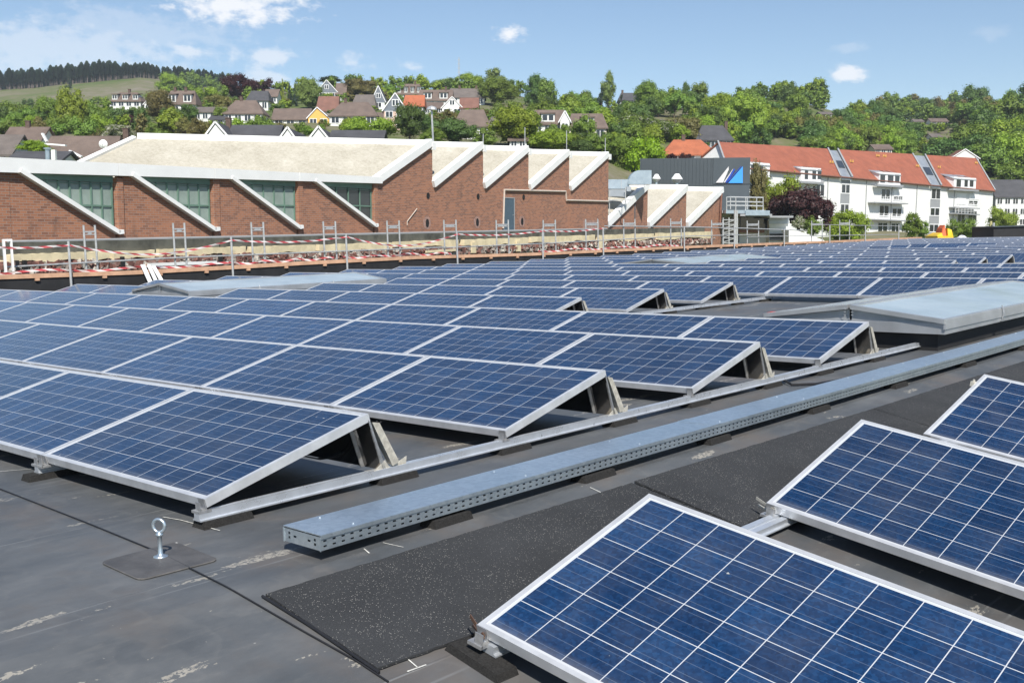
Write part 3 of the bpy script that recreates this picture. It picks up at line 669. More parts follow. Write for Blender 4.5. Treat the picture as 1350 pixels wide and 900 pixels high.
# edge strip along the near end of the mat
mb = MB(); q0, q1 = roof_at(346, 788), roof_at(500, 889); mb.tube([q0 + Vector((0, 0, .008)), q0.lerp(q1, .4) + Vector((0, .006, .009)), q1 + Vector((0, 0, .008))], .0055, 8); tag(obj('mat_edge_strip', mb, M_CABLE, None, MR), 'narrow black edging bead along the near end of the mat', 'edging strip')
# chalk / scratch marks on the membrane
M_CHALK = mat_plain('chalk_mark', (.55, .54, .50), .9, 0, .25, 30); M_YCH = mat_plain('yellowish_paint_line', (.62, .58, .36), .8, 0, .15, 30)
def mark(pts, w, label, m=M_CHALK):
    mb = MB(); q = [roof_at(*p) for p in pts]
    for a, b in zip(q[:-1], q[1:]):
        d = (b - a).normalized(); s_ = Vector((-d.y, d.x, 0)) * w / 2; mb.quad(*[(v.x, v.y, roofz(v.x) + .0042) for v in (a - s_, b - s_, b + s_, a + s_)])
    return tag(obj('chalk_mark', mb, m, None, MR), label, 'chalk mark', 'marks drawn on the roof membrane')
mark([(537, 886), (562, 877)], .006, 'short white chalk line beside the mat corner'); mark([(536, 868), (551, 881)], .005, 'white chalk tick crossing the short line by the mat')
mark([(627, 860), (675, 889)], .006, 'curved yellowish line by the rubber pad of the nearest right-hand panel', M_YCH)
mark([(232, 716), (244, 722)], .008, 'upper white dash at the edge of the ring-bolt patch'); mark([(258, 727), (282, 737)], .008, 'lower white dash at the edge of the ring-bolt patch')
mark([(215, 682), (238, 686), (290, 700)], .006, 'thin pale line in front of the nearest panel corner'); mark([(0, 622), (48, 618)], .006, 'thin pale line in front of the second panel joint')
mark([(480, 724), (487, 730)], .006, 'small pale tick below the tray end'); mark([(505, 716), (532, 722)], .004, 'faint pale tick below the tray side')
mark([(778, 643), (797, 652)], .005, 'faint pale tick by the mat joint')

# ------------------------------------------------------------------ skylights (gable-shaped smoke vents)
M_SKYG = mat_plain('milky_polycarbonate', (0.34, 0.395, 0.42), 0.2, 0, .12, 1.2)
def skylight(xc, y0, y1, hw, ze, zr, label, detail=True):
    t = thing('skylight', label, 'skylight', RT(xc, y0), 'skylights between the panels'); ln = y1 - y0
    mb = MB(); mb.box(-hw + .10, hw - .10, .08, ln - .08, 0, ze - .13); obj('curb', mb, M_UPST, t)
    mb = MB(); mb.box(-hw, hw, 0, .05, ze - .15, ze - .04); mb.box(-hw, hw, ln - .05, ln, ze - .15, ze - .04)
    mb.box(-hw, -hw + .05, .05, ln - .05, ze - .15, ze - .04); mb.box(hw - .05, hw, .05, ln - .05, ze - .15, ze - .04)
    obj('base_frame', mb, M_SKYF, t)
    for sd, nm in ((-1, 'leaf'), (1, 'leaf')):
        lf = link(nm, None, t)
        m2 = MB()
        def P(u, y, dz=0): return (sd * (.012 + u * (hw - .008)), y, zr + (ze - zr) * u + dz)
        def fr(u0, u1, ya, yb): 
            q = [P(u0, ya, -.045), P(u1, ya, -.045), P(u1, yb, -.045), P(u0, yb, -.045), P(u0, ya), P(u1, ya), P(u1, yb), P(u0, yb)]
            m2.hexa(q if sd > 0 else [q[i] for i in (1, 0, 3, 2, 5, 4, 7, 6)])
        fr(0, 1, -.03, .03); fr(0, 1, ln - .03, ln + .03); fr(0, .035, .03, ln - .03); fr(.965, 1, .03, ln - .03)
        m2.prism([P(0, .02, -.05), P(1, .02, -.05), (sd * (hw + .004), .02, ze - .06), (sd * (hw + .004), .02, ze - .1), (sd * .012, .02, ze - .1)], (0, .012, 0))
        m2.prism([P(0, ln - .02, -.05), P(1, ln - .02, -.05), (sd * (hw + .004), ln - .02, ze - .1), (sd * .012, ln - .02, ze - .1)], (0, .012, 0))
        m2.box(min(sd * (hw - .01), sd * (hw + .012)), max(sd * (hw - .01), sd * (hw + .012)), -.02, ln + .02, ze - .10, ze - .008)
        for k in range(3): m2.box(min(sd * .03, sd * .05), max(sd * .03, sd * .05), -.036, -.03, zr - .05 - .03 * k, zr - .04 - .03 * k)
        lf_o = obj('leaf_frame', m2, M_SKYF, lf)
        m3 = MB(); ny, nu = 14, 6
        for a in range(ny):
            for b in range(nu):
                def G(i, j):
                    u = .035 + .93 * j / nu; y = .03 + (ln - .06) * i / ny
                    return P(u, y, -.012 + .010 * math.sin(i * 1.3 + j * .9 + sd) * math.sin(math.pi * j / nu) * math.sin(math.pi * i / ny))
                q = [G(a, b), G(a, b + 1), G(a + 1, b + 1), G(a + 1, b)]; m3.quad(*(q if sd > 0 else q[::-1]))
        obj('glazing', m3, M_SKYG, lf, smooth=True)
    if detail:
        for yk in (.32 * ln, .7 * ln):
            m4 = MB(); m4.tube([(hw + .015, yk, ze - .12), (hw + .03, yk, ze - .05), (hw + .012, yk, ze + .03)], .009, 6); m4.box(hw, hw + .03, yk - .04, yk + .04, ze - .14, ze - .125); obj('hook', m4, M_ALUD, t)
    return t
skylight(-.70, 8.0, 13.0, .98, .325, .445, 'large aluminium skylight with milky lids behind the cable tray')
skylight(-14.75, 8.1, 12.9, 1.05, .36, .50, 'low aluminium skylight between panels near the black parapet at left')
skylight(-12.9, 21.9, 26.6, 1.25, .34, .46, 'pale skylight far back among the panel rows below the annex gables')
mb = MB(); 
for k in range(26): pass
pts = [(-.09 + .07 * math.cos(k * 1.15) + .006 * k, .08 * math.sin(k * 1.15), .02 + .002 * k) for k in range(22)]; mb.tube(pts, .006, 5)
M_REDC = mat_plain('red_cable', (.45, .04, .03), .5)
p = roof_at(1019, 412, .05); tag(obj('red_cable_coil', mb, M_REDC, None, RT(p.x, p.y)), 'small coil of red cable on the roof left of the big skylight', 'cable')

# ================================================================== roof edge: black upstand, boards, posts, barrier tape
edge_px = [(-260, 371), (-120, 366.5), (0, 362.6), (178, 356.7), (300, 350.5), (400, 344.8), (550, 337.4), (698, 333.6), (800, 329), (894, 324.7), (1000, 320.7), (1104, 317), (1178, 314), (1215, 312.5)]
edge = [roof_x(px, py, XPAR) for px, py in edge_px]
par = thing('parapet', 'low black roof-edge wall topped with a bare timber board', 'parapet', MR)
mb = MB(); mb2 = MB(); mb3 = MB()
for a, b in zip(edge[:-1], edge[1:]):
    bt = .10
    mb.hexa([(XPAR - .25, a.y, 0), (XPAR, a.y, 0), (XPAR, b.y, 0), (XPAR - .25, b.y, 0), (XPAR - .25, a.y, a.z - bt), (XPAR, a.y, a.z - bt), (XPAR, b.y, b.z - bt), (XPAR - .25, b.y, b.z - bt)])
    mb2.hexa([(XPAR - .30, a.y, a.z - bt + .002), (XPAR + .035, a.y, a.z - bt + .002), (XPAR + .035, b.y, b.z - bt + .002), (XPAR - .30, b.y, b.z - bt + .002), (XPAR - .30, a.y, a.z), (XPAR + .035, a.y, a.z), (XPAR + .035, b.y, b.z), (XPAR - .30, b.y, b.z)])
    n = max(1, int((b.y - a.y) / 1.2))
    for k in range(n):
        q = a.lerp(b, (k + .5) / n); mb3 = MB(); mb3.box(XPAR + .005, XPAR + .06, q.y - .05, q.y + .05, q.z - bt - .06, q.z - bt - .002); obj('batten_block', mb3, M_WOOD, par)
obj('membrane_face', mb, M_UPST, par); obj('top_board', mb2, M_WOOD, par)
def edge_z(y):
    for a, b in zip(edge[:-1], edge[1:]):
        if a.y <= y <= b.y: return a.z + (b.z - a.z) * (y - a.y) / (b.y - a.y)
    return edge[0].z if y < edge[0].y else edge[-1].z
post_px = [(90, 318), (304.5, 312), (456, 308), (602, 305), (715, 301), (795, 300), (902, 299), (968, 297), (1034, 303), (1094, 297), (1141, 297), (1185, 296)]
posts = [roof_x(px, py, XPAR + .12) for px, py in post_px]
side_txt = ['white planks', 'brick triangle', 'fourth window bay', 'corner of the sawtooth wall', 'blue door', 'right corner of the sawtooth wall', 'annex middle gable', 'stair tower', 'white slope', 'copper beech', 'young tree', 'apartment balconies']
for i, p in enumerate(posts):
    t = thing('guard_post', 'grey steel guard post on the roof edge, %s of twelve from the left' % ORD[i + 1], 'post', RT(p.x, p.y), 'guard posts along the roof edge')
    m_ = MB(); m_.tube([(0, 0, 0), (0, 0, p.z)], .030, 8); obj('post_tube', m_, M_TIN, t)
    m_ = MB(); m_.box(-.10, .05, -.06, .06, 0, .02); m_.tube([(-.04, 0, p.z - .12), (.05, 0, p.z - .12)], .02, 6); obj('bracket', m_, M_ALUD, t)
def tape(pts, w, label):
    mb = MB(); d = 0
    pts = [Vector(p) for p in pts]
    for k, (a, b) in enumerate(zip(pts[:-1], pts[1:])):
        l = (b - a).length; n = Vector((0, 0, w)); tw = .35 * math.sin(k * 1.9); tw2 = .35 * math.sin((k + 1) * 1.9)
        ua = Vector((math.sin(tw), 0, math.cos(tw))) * w; ub = Vector((math.sin(tw2), 0, math.cos(tw2))) * w
        mb.quad(a, b, b + ub, a + ua, 0, [(d, 0), (d + l, 0), (d + l, 1), (d, 1)]); d += l
    return tag(obj('barrier_tape', mb, M_TAPE, None, MR), label, 'barrier tape', 'red and white barrier tapes at the roof edge')
for i in range(6):
    if i == 0:
        a = roof_x(-40, 326, XPAR + .1); b = posts[0] + Vector((.02, 0, -.12))
    else: a = posts[i - 1] + Vector((.02, 0, -.12)); b = posts[i] + Vector((.02, 0, -.12 if i < 5 else -.05))
    sag = (.05, .30, .10, .32, .08, .06)[i]
    pts = [a.lerp(b, k / 12) - Vector((0, 0, sag * math.sin(math.pi * k / 12))) for k in range(13)]
    tape(pts, .05, 'sagging upper barrier tape ending at the %s guard post from the left' % ORD[i + 1])
for i in range(4):
    y0 = (edge[1].y, posts[1].y, posts[2].y, posts[4].y)[i]; y1 = (posts[1].y, posts[2].y - .3, posts[3].y, posts[6].y)[i]
    n = 16; pts = [(XPAR - .1 + .05 * math.sin(k * 2.1 + i), y0 + (y1 - y0) * k / n, edge_z(y0 + (y1 - y0) * k / n) + .03 + .035 * math.sin(k * 1.3 + i)) for k in range(n + 1)]
    tape(pts, .055, 'lower barrier tape lying along the edge board, %s length from the left' % ORD[i + 1])

# scaffold behind the roof edge
XS = XPAR - 1.15
frames = [(110, 125, 297), (228, 243, 294), (331, 347, 293), (426, 442, 292), (510, 526, 291), (585, 601, 290), (654, 670, 290), (716, 732, 290), (772, 788, 289), (822, 837, 289), (884, 898, 288), (938, 953, 290), (985, 1000, 291), (1070, 1084, 291), (1107, 1120, 290)]
for i, (xa, xb, yt) in enumerate(frames):
    a = roof_x(xa, yt, XS); b = roof_x(xb, yt + 1.5, XS)
    t = thing('scaffold_stand', 'open H-shaped scaffold frame behind the roof edge, %s from the left' % ORD[i + 1], 'scaffold', RT(XS, a.y), 'scaffold frames behind the roof edge')
    zt = a.z; w = b.y - a.y
    for yy in (0, w):
        m_ = MB(); m_.tube([(0, yy, -1.2), (0, yy, zt)], .028, 8); obj('upright', m_, M_TIN, t)
    m_ = MB(); m_.tube([(0, 0, zt - .17), (0, w, zt - .17)], .022, 6); m_.tube([(0, 0, zt - .24), (0, w, zt - .24)], .014, 6); m_.box(-.012, .012, .1, w - .1, zt - .24, zt - .17); obj('crossbar', m_, M_TIN, t)
def pipe(pts, r, label, name='scaffold_pipe', cat='pipe', mat=None, group='scaffold pipes behind the roof edge'):
    mb = MB(); mb.tube(pts, r, 6); return tag(obj(name, mb, mat or M_TIN, None, MR), label, cat, group)
yA, yB = frames[0], frames[-1]
def pz(px, py): 
    p = roof_x(px, py, XS + .06); return p
pipe([pz(8, 352), pz(228, 340), pz(426, 332), pz(585, 326)], .022, 'lower scaffold pipe running in front of the torn wall edge at left')
pipe([pz(585, 326.5), pz(716, 321), pz(884, 312), pz(1000, 309)], .020, 'lower scaffold pipe running in front of the rubble at the annex')
pipe([pz(797, 298), pz(900, 299), pz(985, 301), pz(1060, 304)], .024, 'upper scaffold pipe below the annex gables')
pipe([pz(985, 312), pz(1070, 311), pz(1185, 309)], .020, 'thin lower guard pipe in front of the apartment building')
pipe([pz(1085, 296), pz(1120, 297), pz(1185, 298)], .016, 'thin upper guard pipe in front of the apartment building')
# white frame at the far left and three white planks on the edge
p = roof_x(6, 318, XS + .3); t = thing('white_trestle', 'narrow white trestle standing at the left end of the roof edge', 'trestle', RT(p.x, p.y))
mb = MB(); mb.box(-.03, .03, -.05, 0, -.5, p.z); mb.box(-.03, .03, .13, .17, -.5, p.z); obj('legs', mb, M_WHITE, t); mb = MB(); mb.box(-.031, .031, -.05, .17, p.z, p.z + .05); obj('top_bar', mb, M_WHITE, t)
for i, (xa, xb, w) in enumerate(((188, 204, .11), (196, 212, .09), (202, 221, .10))):
    a = roof_x(xa, 351 + (i == 2) * 1, XPAR + .02); a.z = edge_z(a.y) + .14 - .02 * i; b = roof_x(xb, 377, XPAR + .55); b.z = .02
    mb = MB(); mb.bar(b, a, w, .025, (1, 0, .6)); tag(obj('white_plank', mb, M_WHITE, None, MR), 'white plank leaning on the roof edge, %s of three' % ['leftmost', 'middle', 'rightmost'][i], 'plank', 'white planks leaning on the roof edge')

# ================================================================== brick factory with sawtooth gables (built on its facade plane)
class Facade:
    def __init__(s, px0, D0, ang):
        s.o = unw(px0, 307, D0); s.o.z = 0; s.d = Vector((math.sin(ang), math.cos(ang), 0)); s.n = Vector((-s.d.y, s.d.x, 0))     # n: away from the camera
        s.M = Matrix(((s.d.x, s.n.x, 0, s.o.x), (s.d.y, s.n.y, 0, s.o.y), (0, 0, 1, 0), (0, 0, 0, 1))); s.I = s.M.inverted()
    def at(s, px, py, off=0.0):                         # local point (along, off, up); off > 0 lies behind the facade
        r = ray(px, py); P0 = s.o + s.n * off; k = (P0 - CAM).dot(s.n) / r.dot(s.n); return s.I @ (CAM + r * k)
FB = Facade(0, 44, R_(29))
A = FB.at
def off(p, y): return Vector((p.x, y, p.z))
fac = thing('brick_factory', 'long red brick hall with white sloping copings and fibre-cement sawtooth roof', 'building', FB.M)
def wall_poly(mb, pix, y0, y1):
    pts = [A(*p) for p in pix]; mb.prism([(p.x, y0, p.z) for p in pts], (0, y1 - y0, 0))
# masonry: below the windows, in panels between the green windows
base = lambda x: 321 - .023 * x
mb = MB()
zlow = -9.0
def wall_down(pix, y0=0.0, y1=.5):
    pts = [A(*p) for p in pix]; a = pts[0]; b = pts[-1]
    mb.prism([(a.x, y0, zlow)] + [(p.x, y0, p.z) for p in pts] + [(b.x, y0, zlow)], (0, y1 - y0, 0))
bays = [((21, 226), (152.6, 309), 153, 161), ((169.5, 231), (279.6, 305), 280, 288), ((301, 235), (391.5, 302), 392, 398), ((412, 238.5), (492, 299.5), 492.5, 497)]
xs0 = -70
wall_down([(-70, 222), (11, 224.5)], 0, .5)
prev = 11
for (a, b, pl, pr) in bays:
    wall_down([(prev, 228), a, b], .02, .5)
    wall_down([(pl, 234), (pr, 236)], -.06, .5)
    prev = pr
teeth = [((497, 240.5), (570, 191)), ((570, 245.5), (637, 194)), ((637, 247), (697, 198.5)), ((697, 248.5), (750.7, 203)), ((750.7, 250), (802.5, 205.5))]
for (b, t) in teeth: wall_down([b, (t[0] - .2, t[1] + 2)], 0, .5)
wall = obj('brick_wall', mb, M_BRICK, fac)
# white fascia band above the windows
mb = MB()
for x0, x1 in ((-70, 152), (152.3, 279), (279.3, 391), (391.3, 501)):
    tp = lambda x: 207.6 + .0518 * x; bt = lambda x: 227.3 + .0295 * x
    pts = [A(x0, bt(x0)), A(x1 - .3, bt(x1 - .3)), A(x1 - .3, tp(x1 - .3)), A(x0, tp(x0))]; mb.prism([(p.x, -.22, p.z) for p in pts], (0, .75, 0))
obj('fascia_band', mb, M_WHITE, fac)
# diagonal copings with a small horizontal foot
def coping(pts_px, th, y0, y1, name='coping'):
    mb = MB(); P = [A(*p) for p in pts_px]
    for a, b in zip(P[:-1], P[1:]):
        d = (b - a).normalized(); up = Vector((-d.z, 0, d.x));
        if up.z < 0: up = -up
        q = [a, b, b + up * th, a + up * th]; mb.prism([(v.x, y0, v.z) for v in q], (0, y1 - y0, 0))
    return obj(name, mb, M_WHITE, fac)
for (a, b, pl, pr) in bays: coping([(a[0], a[1] + 1), (b[0], b[1]), (pr - 2, b[1] - 1)], .19, -.26, .3)
# green windows
for i, (a, b, pl, pr) in enumerate(bays):
    w = link('window', None, fac); w['label'] = 'triangular green-framed window above the %s sloping coping' % ORD[i + 1]
    tl, br = A(a[0] + 1, a[1]), A(b[0], b[1]); x0, x1 = tl.x, br.x; zt = A(b[0], 227.3 + .0295 * b[0] - 1).z
    zd = lambda x: tl.z + (br.z - tl.z) * (x - x0) / (x1 - x0) + .1
    m_ = MB(); m_.prism([(x0, .14, zd(x0)), (x1, .14, zd(x1)), (x1, .14, zt), (x0, .14, zt)], (0, .02, 0)); obj('pane', m_, M_GLASSG if i < 3 else M_PANE, w)
    m_ = MB(); zh = zt - (.36 if i < 3 else .40); hh = zh - .06
    xk = x0 + (x1 - x0) * (zh - zd(x0)) / (zd(x1) - zd(x0)); m_.prism([(x0, .05, zd(x0)), (max(xk, x0 + .05), .05, zh), (x1, .05, zh), (x1, .05, zt), (x0, .05, zt)], (0, .085, 0))
    nb = (7, 6, 5, 4)[i]
    for k in range(nb + 1):
        xx = x1 - .05 - k * (x1 - x0) * .80 / nb; m_.box(xx - .035, xx + .035, .08, .136, zd(xx), zh)
    zm = zh - (zh - zd(x1)) * .47; xm = x0 + (x1 - x0) * (zm - zd(x0)) / (zd(x1) - zd(x0)); m_.box(xm, x1, .082, .134, zm - .04, zm + .04); m_.box(x0 + (x1 - x0) * .25, x1, .084, .132, zh - .10, zh - .06)
    obj('frame', m_, M_GREENF, w)
# sawtooth roof slabs; the ridges run back at a slant
T1 = A(570, 188.5); Tw = FB.M @ T1; E1 = unw(182, 179.5, Tw.y * (307.3 - 188.5) / (307.3 - 179.5)); VR = (FB.I.to_3x3() @ (E1 - Tw)); VR.z = (FB.I @ E1).z - T1.z
def slab(b_px, t_px, v, label_mat=M_ETER, nm='roof_slab', th=.16, ridge=True, parent=None, at=A):
    b = at(*b_px); t = at(*t_px); b = Vector((b.x, .05, b.z)); t = Vector((t.x, .05, t.z)); nrm = (t - b).cross(v).normalized()
    if nrm.z < 0: nrm = -nrm
    m_ = MB(); m_.prism([b, t, t + v, b + v], -nrm * th); parent = parent or fac
    o = obj(nm, m_, label_mat, parent)
    m_ = MB()
    if ridge:
        u = (b - t).normalized()
        m_.bar(t + Vector((0, 0, .06)), t + v + Vector((0, 0, .06)), .34, .40); m_.bar(b + v, t + v + u * .25, .30, .34, nrm)
        obj('ridge_capping', m_, M_WHITE, parent)
    return o
for i, (b, t) in enumerate(teeth):
    slab((b[0], b[1] - 2), (t[0], t[1] - 1.0), VR * (1.0 if i == 0 else .55))
    coping([(b[0] + 1, b[1] + 1.5), (t[0] - 1.5, t[1] + 1)], .46, -.2, .32)
    if i < 4:
        m_ = MB(); nb = teeth[i + 1][0]; p0, p1 = A(t[0], nb[1]), A(t[0], t[1]); v = VR * .5
        m_.quad((p0.x, .3, p0.z), (p1.x, .3, p1.z), Vector((p1.x, .3, p1.z)) + v, Vector((p0.x, .3, p0.z)) + v); obj('north_light', m_, M_GLASSG, fac)
# end block at the top of each tooth, like the photo's small white caps
m_ = MB()
for (b, t) in teeth:
    p = A(t[0], t[1]); m_.box(p.x - .28, p.x + .12, -.22, .4, p.z - .35, p.z + .14)
obj('gable_tip', m_, M_WHITE, fac)
# door, conduit, vent holes, drain line
dr = link('door', None, fac)
def rect_px(x0, y0, x1, y1, yo0, yo1, at=A):
    a = at(x0, y1); b = at(x1, y0); m = MB(); m.box(a.x, b.x, yo0, yo1, a.z, b.z); return m, a, b
m_, a, b = rect_px(663.5, 262, 677, 304, -.05, -.01); obj('door_leaf', m_, M_SLATEB, dr)
m_ = MB(); m_.box(a.x - .07, a.x, -.08, -.011, a.z, b.z + .08); m_.box(b.x, b.x + .07, -.08, -.011, a.z, b.z + .08); m_.box(a.x, b.x, -.08, -.011, b.z, b.z + .08); obj('door_frame', m_, M_GREYP, dr)
m_ = MB(); m_.box(b.x - .22, b.x - .10, -.09, -.05, (a.z + b.z) / 2 - .05, (a.z + b.z) / 2); obj('handle', m_, M_ALUD, dr)
m_ = MB(); pc = [A(*p) for p in ((662, 301), (663.5, 250.5), (744.5, 252.5), (745.5, 264), (801, 265.5))]; m_.tube([(p.x, -.09, p.z) for p in pc], .075, 8); obj('conduit', m_, M_PIPE, fac)
m_ = MB(); pc = [A(*p) for p in ((536, 297), (536, 292), (549, 275))]; m_.tube([(p.x, -.05, p.z) for p in pc], .03, 6); obj('drain_pipe', m_, M_PIPE, fac)
M_HOLE = mat_plain('mortar_patch', (.34, .21, .17), .9, 0, .3, 5)
for (x, y, big) in ((564, 258, 0), (630, 259, 0), (690, 260, 0), (563, 294, 1), (629, 293, 1), (688, 292, 1)):
    p = A(x, y)
    if big:
        m_ = MB(); m_.prism([(p.x + .48 * math.cos(k * .785 + .39) * (1 + .15 * math.sin(k * 2.3)), -.012, p.z + .45 * math.sin(k * .785 + .39)) for k in range(8)], (0, .008, 0)); obj('mortar_patch', m_, M_HOLE, fac)
    m_ = MB(); m_.lathe([(0, 0), (.19, 0), (.19, .02)], 10); o = obj('vent_hole', m_, M_DARKIN, fac); o.matrix_local = Matrix.Translation((p.x, -.02, p.z)) @ Matrix.Rotation(R_(90), 4, 'X'); o.scale = (1, 1.5 if big else 1.1, 1)
m_, a, b = rect_px(769, 291, 790, 305, -.014, -.004); obj('repaired_brickwork', m_, M_HOLE, fac)
for i, (x, y0, y1) in enumerate(((570.5, 166, 189), (692, 168, 197), (747, 172, 202), (798, 182, 205), (637, 178, 194))):
    a = A(x, y1 + 2, .3); b = A(x, y0, .3); m_ = MB(); m_.tube([a, b], .035, 5); obj('lightning_rod', m_, M_TIN, fac)

# torn-open roof edge below the brick wall: old bitumen, foam, broken brick
torn = thing('torn_wall_edge', 'demolished strip under the brick wall with cream foam and broken bricks', 'rubble', FB.M)
OFF = -1.6
def At(px, py): 
    p = A(px, py, OFF); return p
rnd = random.Random(3)
def strip(mb, top, bot, x0, x1, step, y0, y1, jt=0, jb=0):
    x = x0; pt, pb = [], []
    while x <= x1:
        a = At(x, top(x) + rnd.uniform(-jt, jt)); b = At(x, bot(x) + rnd.uniform(-jb, jb)); pt.append((a.x, y0, a.z)); pb.append((b.x, y0, b.z)); x += step
    mb.prism(pb + pt[::-1], (0, y1 - y0, 0))
ln = lambda p, q: (lambda x: p[1] + (q[1] - p[1]) * (x - p[0]) / (q[0] - p[0]))
t_mem, t_foam, t_rub = ln((0, 320.5), (945, 299.5)), ln((0, 336), (945, 305)), ln((0, 347), (945, 313))
segs = [(14, 150), (152, 210), (213, 330), (333, 420), (423, 520), (523, 610), (613, 700), (702, 790), (792, 865), (868, 940)]
mb = MB()
for (a, b) in [(10, 300), (301, 620), (621, 943)]: strip(mb, t_mem, lambda x: t_foam(x) + 2, a, b, 13, OFF + .35, OFF + 1.55, .4, .3)
obj('bitumen_layer', mb, M_OLDBIT, torn)
mb = MB()
for k, (a, b) in enumerate(segs):
    j = (0, .8, -.6, .5, 1.2, -.5, .3, -.8, .4, 0)[k]; strip(mb, lambda x: t_foam(x) + j * .5, lambda x: t_rub(x) - .5 + j + 1.6 * math.sin(x * .12 + k), a, b, 6, OFF + .05 + .05 * (k % 3), OFF + 1.3, .5, 1.0)
obj('foam_layer', mb, M_FOAM, torn)
mb = MB(); strip(mb, lambda x: t_rub(x) - 1.5, lambda x: t_rub(x) + 60, 10, 943, 15, OFF + .30, OFF + 1.4, .6, 0)
x = 12
while x < 943:
    D = 44 + x * .055
    for k in range(3):
        p = At(x + rnd.uniform(-2, 2), t_rub(x) + 1 + (k + rnd.random()) * (4.6 - .0026 * x)); s_ = rnd.uniform(.10, .26); M = Matrix.Translation((p.x, OFF + .22 + rnd.uniform(-.1, .06), p.z)) @ Matrix.Rotation(rnd.uniform(-.5, .5), 4, 'Y') @ Matrix.Rotation(rnd.uniform(-.6, .6), 4, 'Z')
        mb.box(-s_, s_, -.12, .12, -s_ * .45, s_ * .45, 0, M)
    x += 2.4 - .0006 * x
o = obj('broken_bricks', mb, M_RUBBLE, torn)
for i, x in enumerate((22, 32, 161, 290, 624, 683, 791)):
    pale = x > 400; m_ = MB(); a = At(x - 2.6 if pale else x - 1.6, t_rub(x) + (9 if pale else 14)); b = At(x + (2.6 if pale else 1.6), t_rub(x) - (5 if pale else 3)); m_.box(a.x, b.x, OFF - .08, OFF + .04, a.z, b.z); obj('bracket_block', m_, M_FOAM if pale else M_DARKIN, torn)
for i, (x0, x1, dy) in enumerate(((193, 283, 9), (560, 600, 5))):
    a, b = At(x0, t_rub(x0) + dy), At(x1, t_rub(x1) + dy - (1 if i else 0)); m_ = MB(); m_.bar((a.x, OFF - .1, a.z), (b.x, OFF - .1, b.z), .12, .14); obj('loose_batten', m_, M_WHITE if i == 0 else M_FOAM, torn)
# long metal ledge pipe at the foot of the wall
m_ = MB(); pts = [A(x, 319.5 - .0225 * x, -.35) for x in (10, 150, 300, 450, 600, 800)]; m_.tube(pts, .07, 6); obj('ledge_pipe', m_, M_GREYP, torn)

# ------------------------------------------------------------------ brick annex with three gables
ann = thing('brick_annex', 'small brick annex with three sawtooth gables beside the grey hall', 'building', FB.M)
OFA = .6
def A2(px, py, o=0): return A(px, py, OFA)
teeth2 = [((799, 298.5), (854, 246)), ((853.5, 299), (905, 249.5)), ((904.5, 299), (952, 252))]
fac_keep = fac
mb = MB()
for b, t in teeth2:
    P = [A2(*b), A2(t[0], t[1] + 3)]; mb.prism([(P[0].x, OFA, zlow), (P[0].x, OFA, P[0].z), (P[1].x, OFA, P[1].z), (P[1].x, OFA, zlow)], (0, .5, 0))
p = A2(952, 255); mb.prism([(p.x, OFA, zlow), (p.x, OFA, p.z), (p.x - .3, OFA, p.z - .3), (p.x - .3, OFA, zlow)], (0, 9, 0))
obj('brick_wall', mb, M_BRICK, ann)
V2 = VR.normalized() * 10.5
for i, (b, t) in enumerate(teeth2):
    pb, pt = A2(*b), A2(*t); d = (pt - pb); d.y = 0
    bb = Vector((pb.x, OFA + .05, pb.z + .3)); tt = Vector((pt.x, OFA + .05, pt.z + .1)); nrm = (tt - bb).cross(V2).normalized(); nrm = -nrm if nrm.z < 0 else nrm
    m_ = MB(); m_.prism([bb, tt, tt + V2, bb + V2], -nrm * .2); obj('roof_slab', m_, M_ETER, ann)
    m_ = MB(); m_.bar(tt + Vector((0, 0, .1)), tt + V2 + Vector((0, 0, .1)), .5, .55); obj('ridge_capping', m_, M_WHITE, ann)
    d = (tt - bb).normalized(); up = Vector((-d.z, 0, d.x)); q = [Vector((pb.x + .15, 0, pb.z - .1)), Vector((pt.x, 0, pt.z - .1)), Vector((pt.x, 0, pt.z - .1)) + up * .62, Vector((pb.x + .15, 0, pb.z - .1)) + up * .62]
    m_ = MB(); m_.prism([(v.x, OFA - .25, v.z) for v in q], (0, .6, 0)); obj('coping', m_, M_WHITE, ann)
# downpipe on its right corner
a, b = A2(949, 255), A2(947, 298); m_ = MB(); m_.tube([(a.x, OFA - .2, a.z), (b.x, OFA - .2, b.z)], .13, 6); obj('downpipe', m_, M_BRKSM, ann)

# ------------------------------------------------------------------ ducts and cowls between the two brick buildings
DD = 103
def wrect(mb, x0, y0, x1, y1, D, dep, m=0):
    a = unw(x0, y1, D); b = unw(x1, y0, D); mb.box(a.x, b.x, D, D + dep, a.z, b.z, m)
duct = thing('ventilation_duct', 'bent silver air duct rising behind the annex gables', 'duct', I4)
m_ = MB(); cz = unw(838, 240, DD); r = .5 * (unw(850, 240, DD).x - unw(826, 240, DD).x)
prof = [(unw(829, 227, DD).x, unw(829, 227, DD).z)]
c0 = unw(843, 243, DD); R1 = unw(843, 243, DD).x - unw(828, 243, DD).x; zt = unw(843, 224.5, DD).z
pp = []
for k in range(9):
    a = math.pi - k * math.pi / 16; pp.append((c0.x + R1 * math.cos(a), DD, c0.z + (zt - c0.z) * math.sin(a)))
pp.append((unw(859, 225, DD).x, DD, zt)); pp.append((unw(859, 241, DD).x, DD, c0.z)); m_.prism(pp, (0, 1.6, 0)); obj('duct_elbow', m_, M_GALV, duct)
m_ = MB(); wrect(m_, 799, 236.5, 830, 249, DD + .3, 1.5); obj('duct_run', m_, M_GALV, duct)
m_ = MB()
for x in (800.5, 819, 849, 858): wrect(m_, x, 237, x + .7, 249, DD + .22, .06)
obj('seam_strips', m_, M_ALU, duct)
m_ = MB(); wrect(m_, 803, 250, 825, 259, DD - 2.5, 2); wrect(m_, 826, 246, 832, 252, DD - 2.6, .5); obj('duct_hood', m_, M_ZINC, duct)
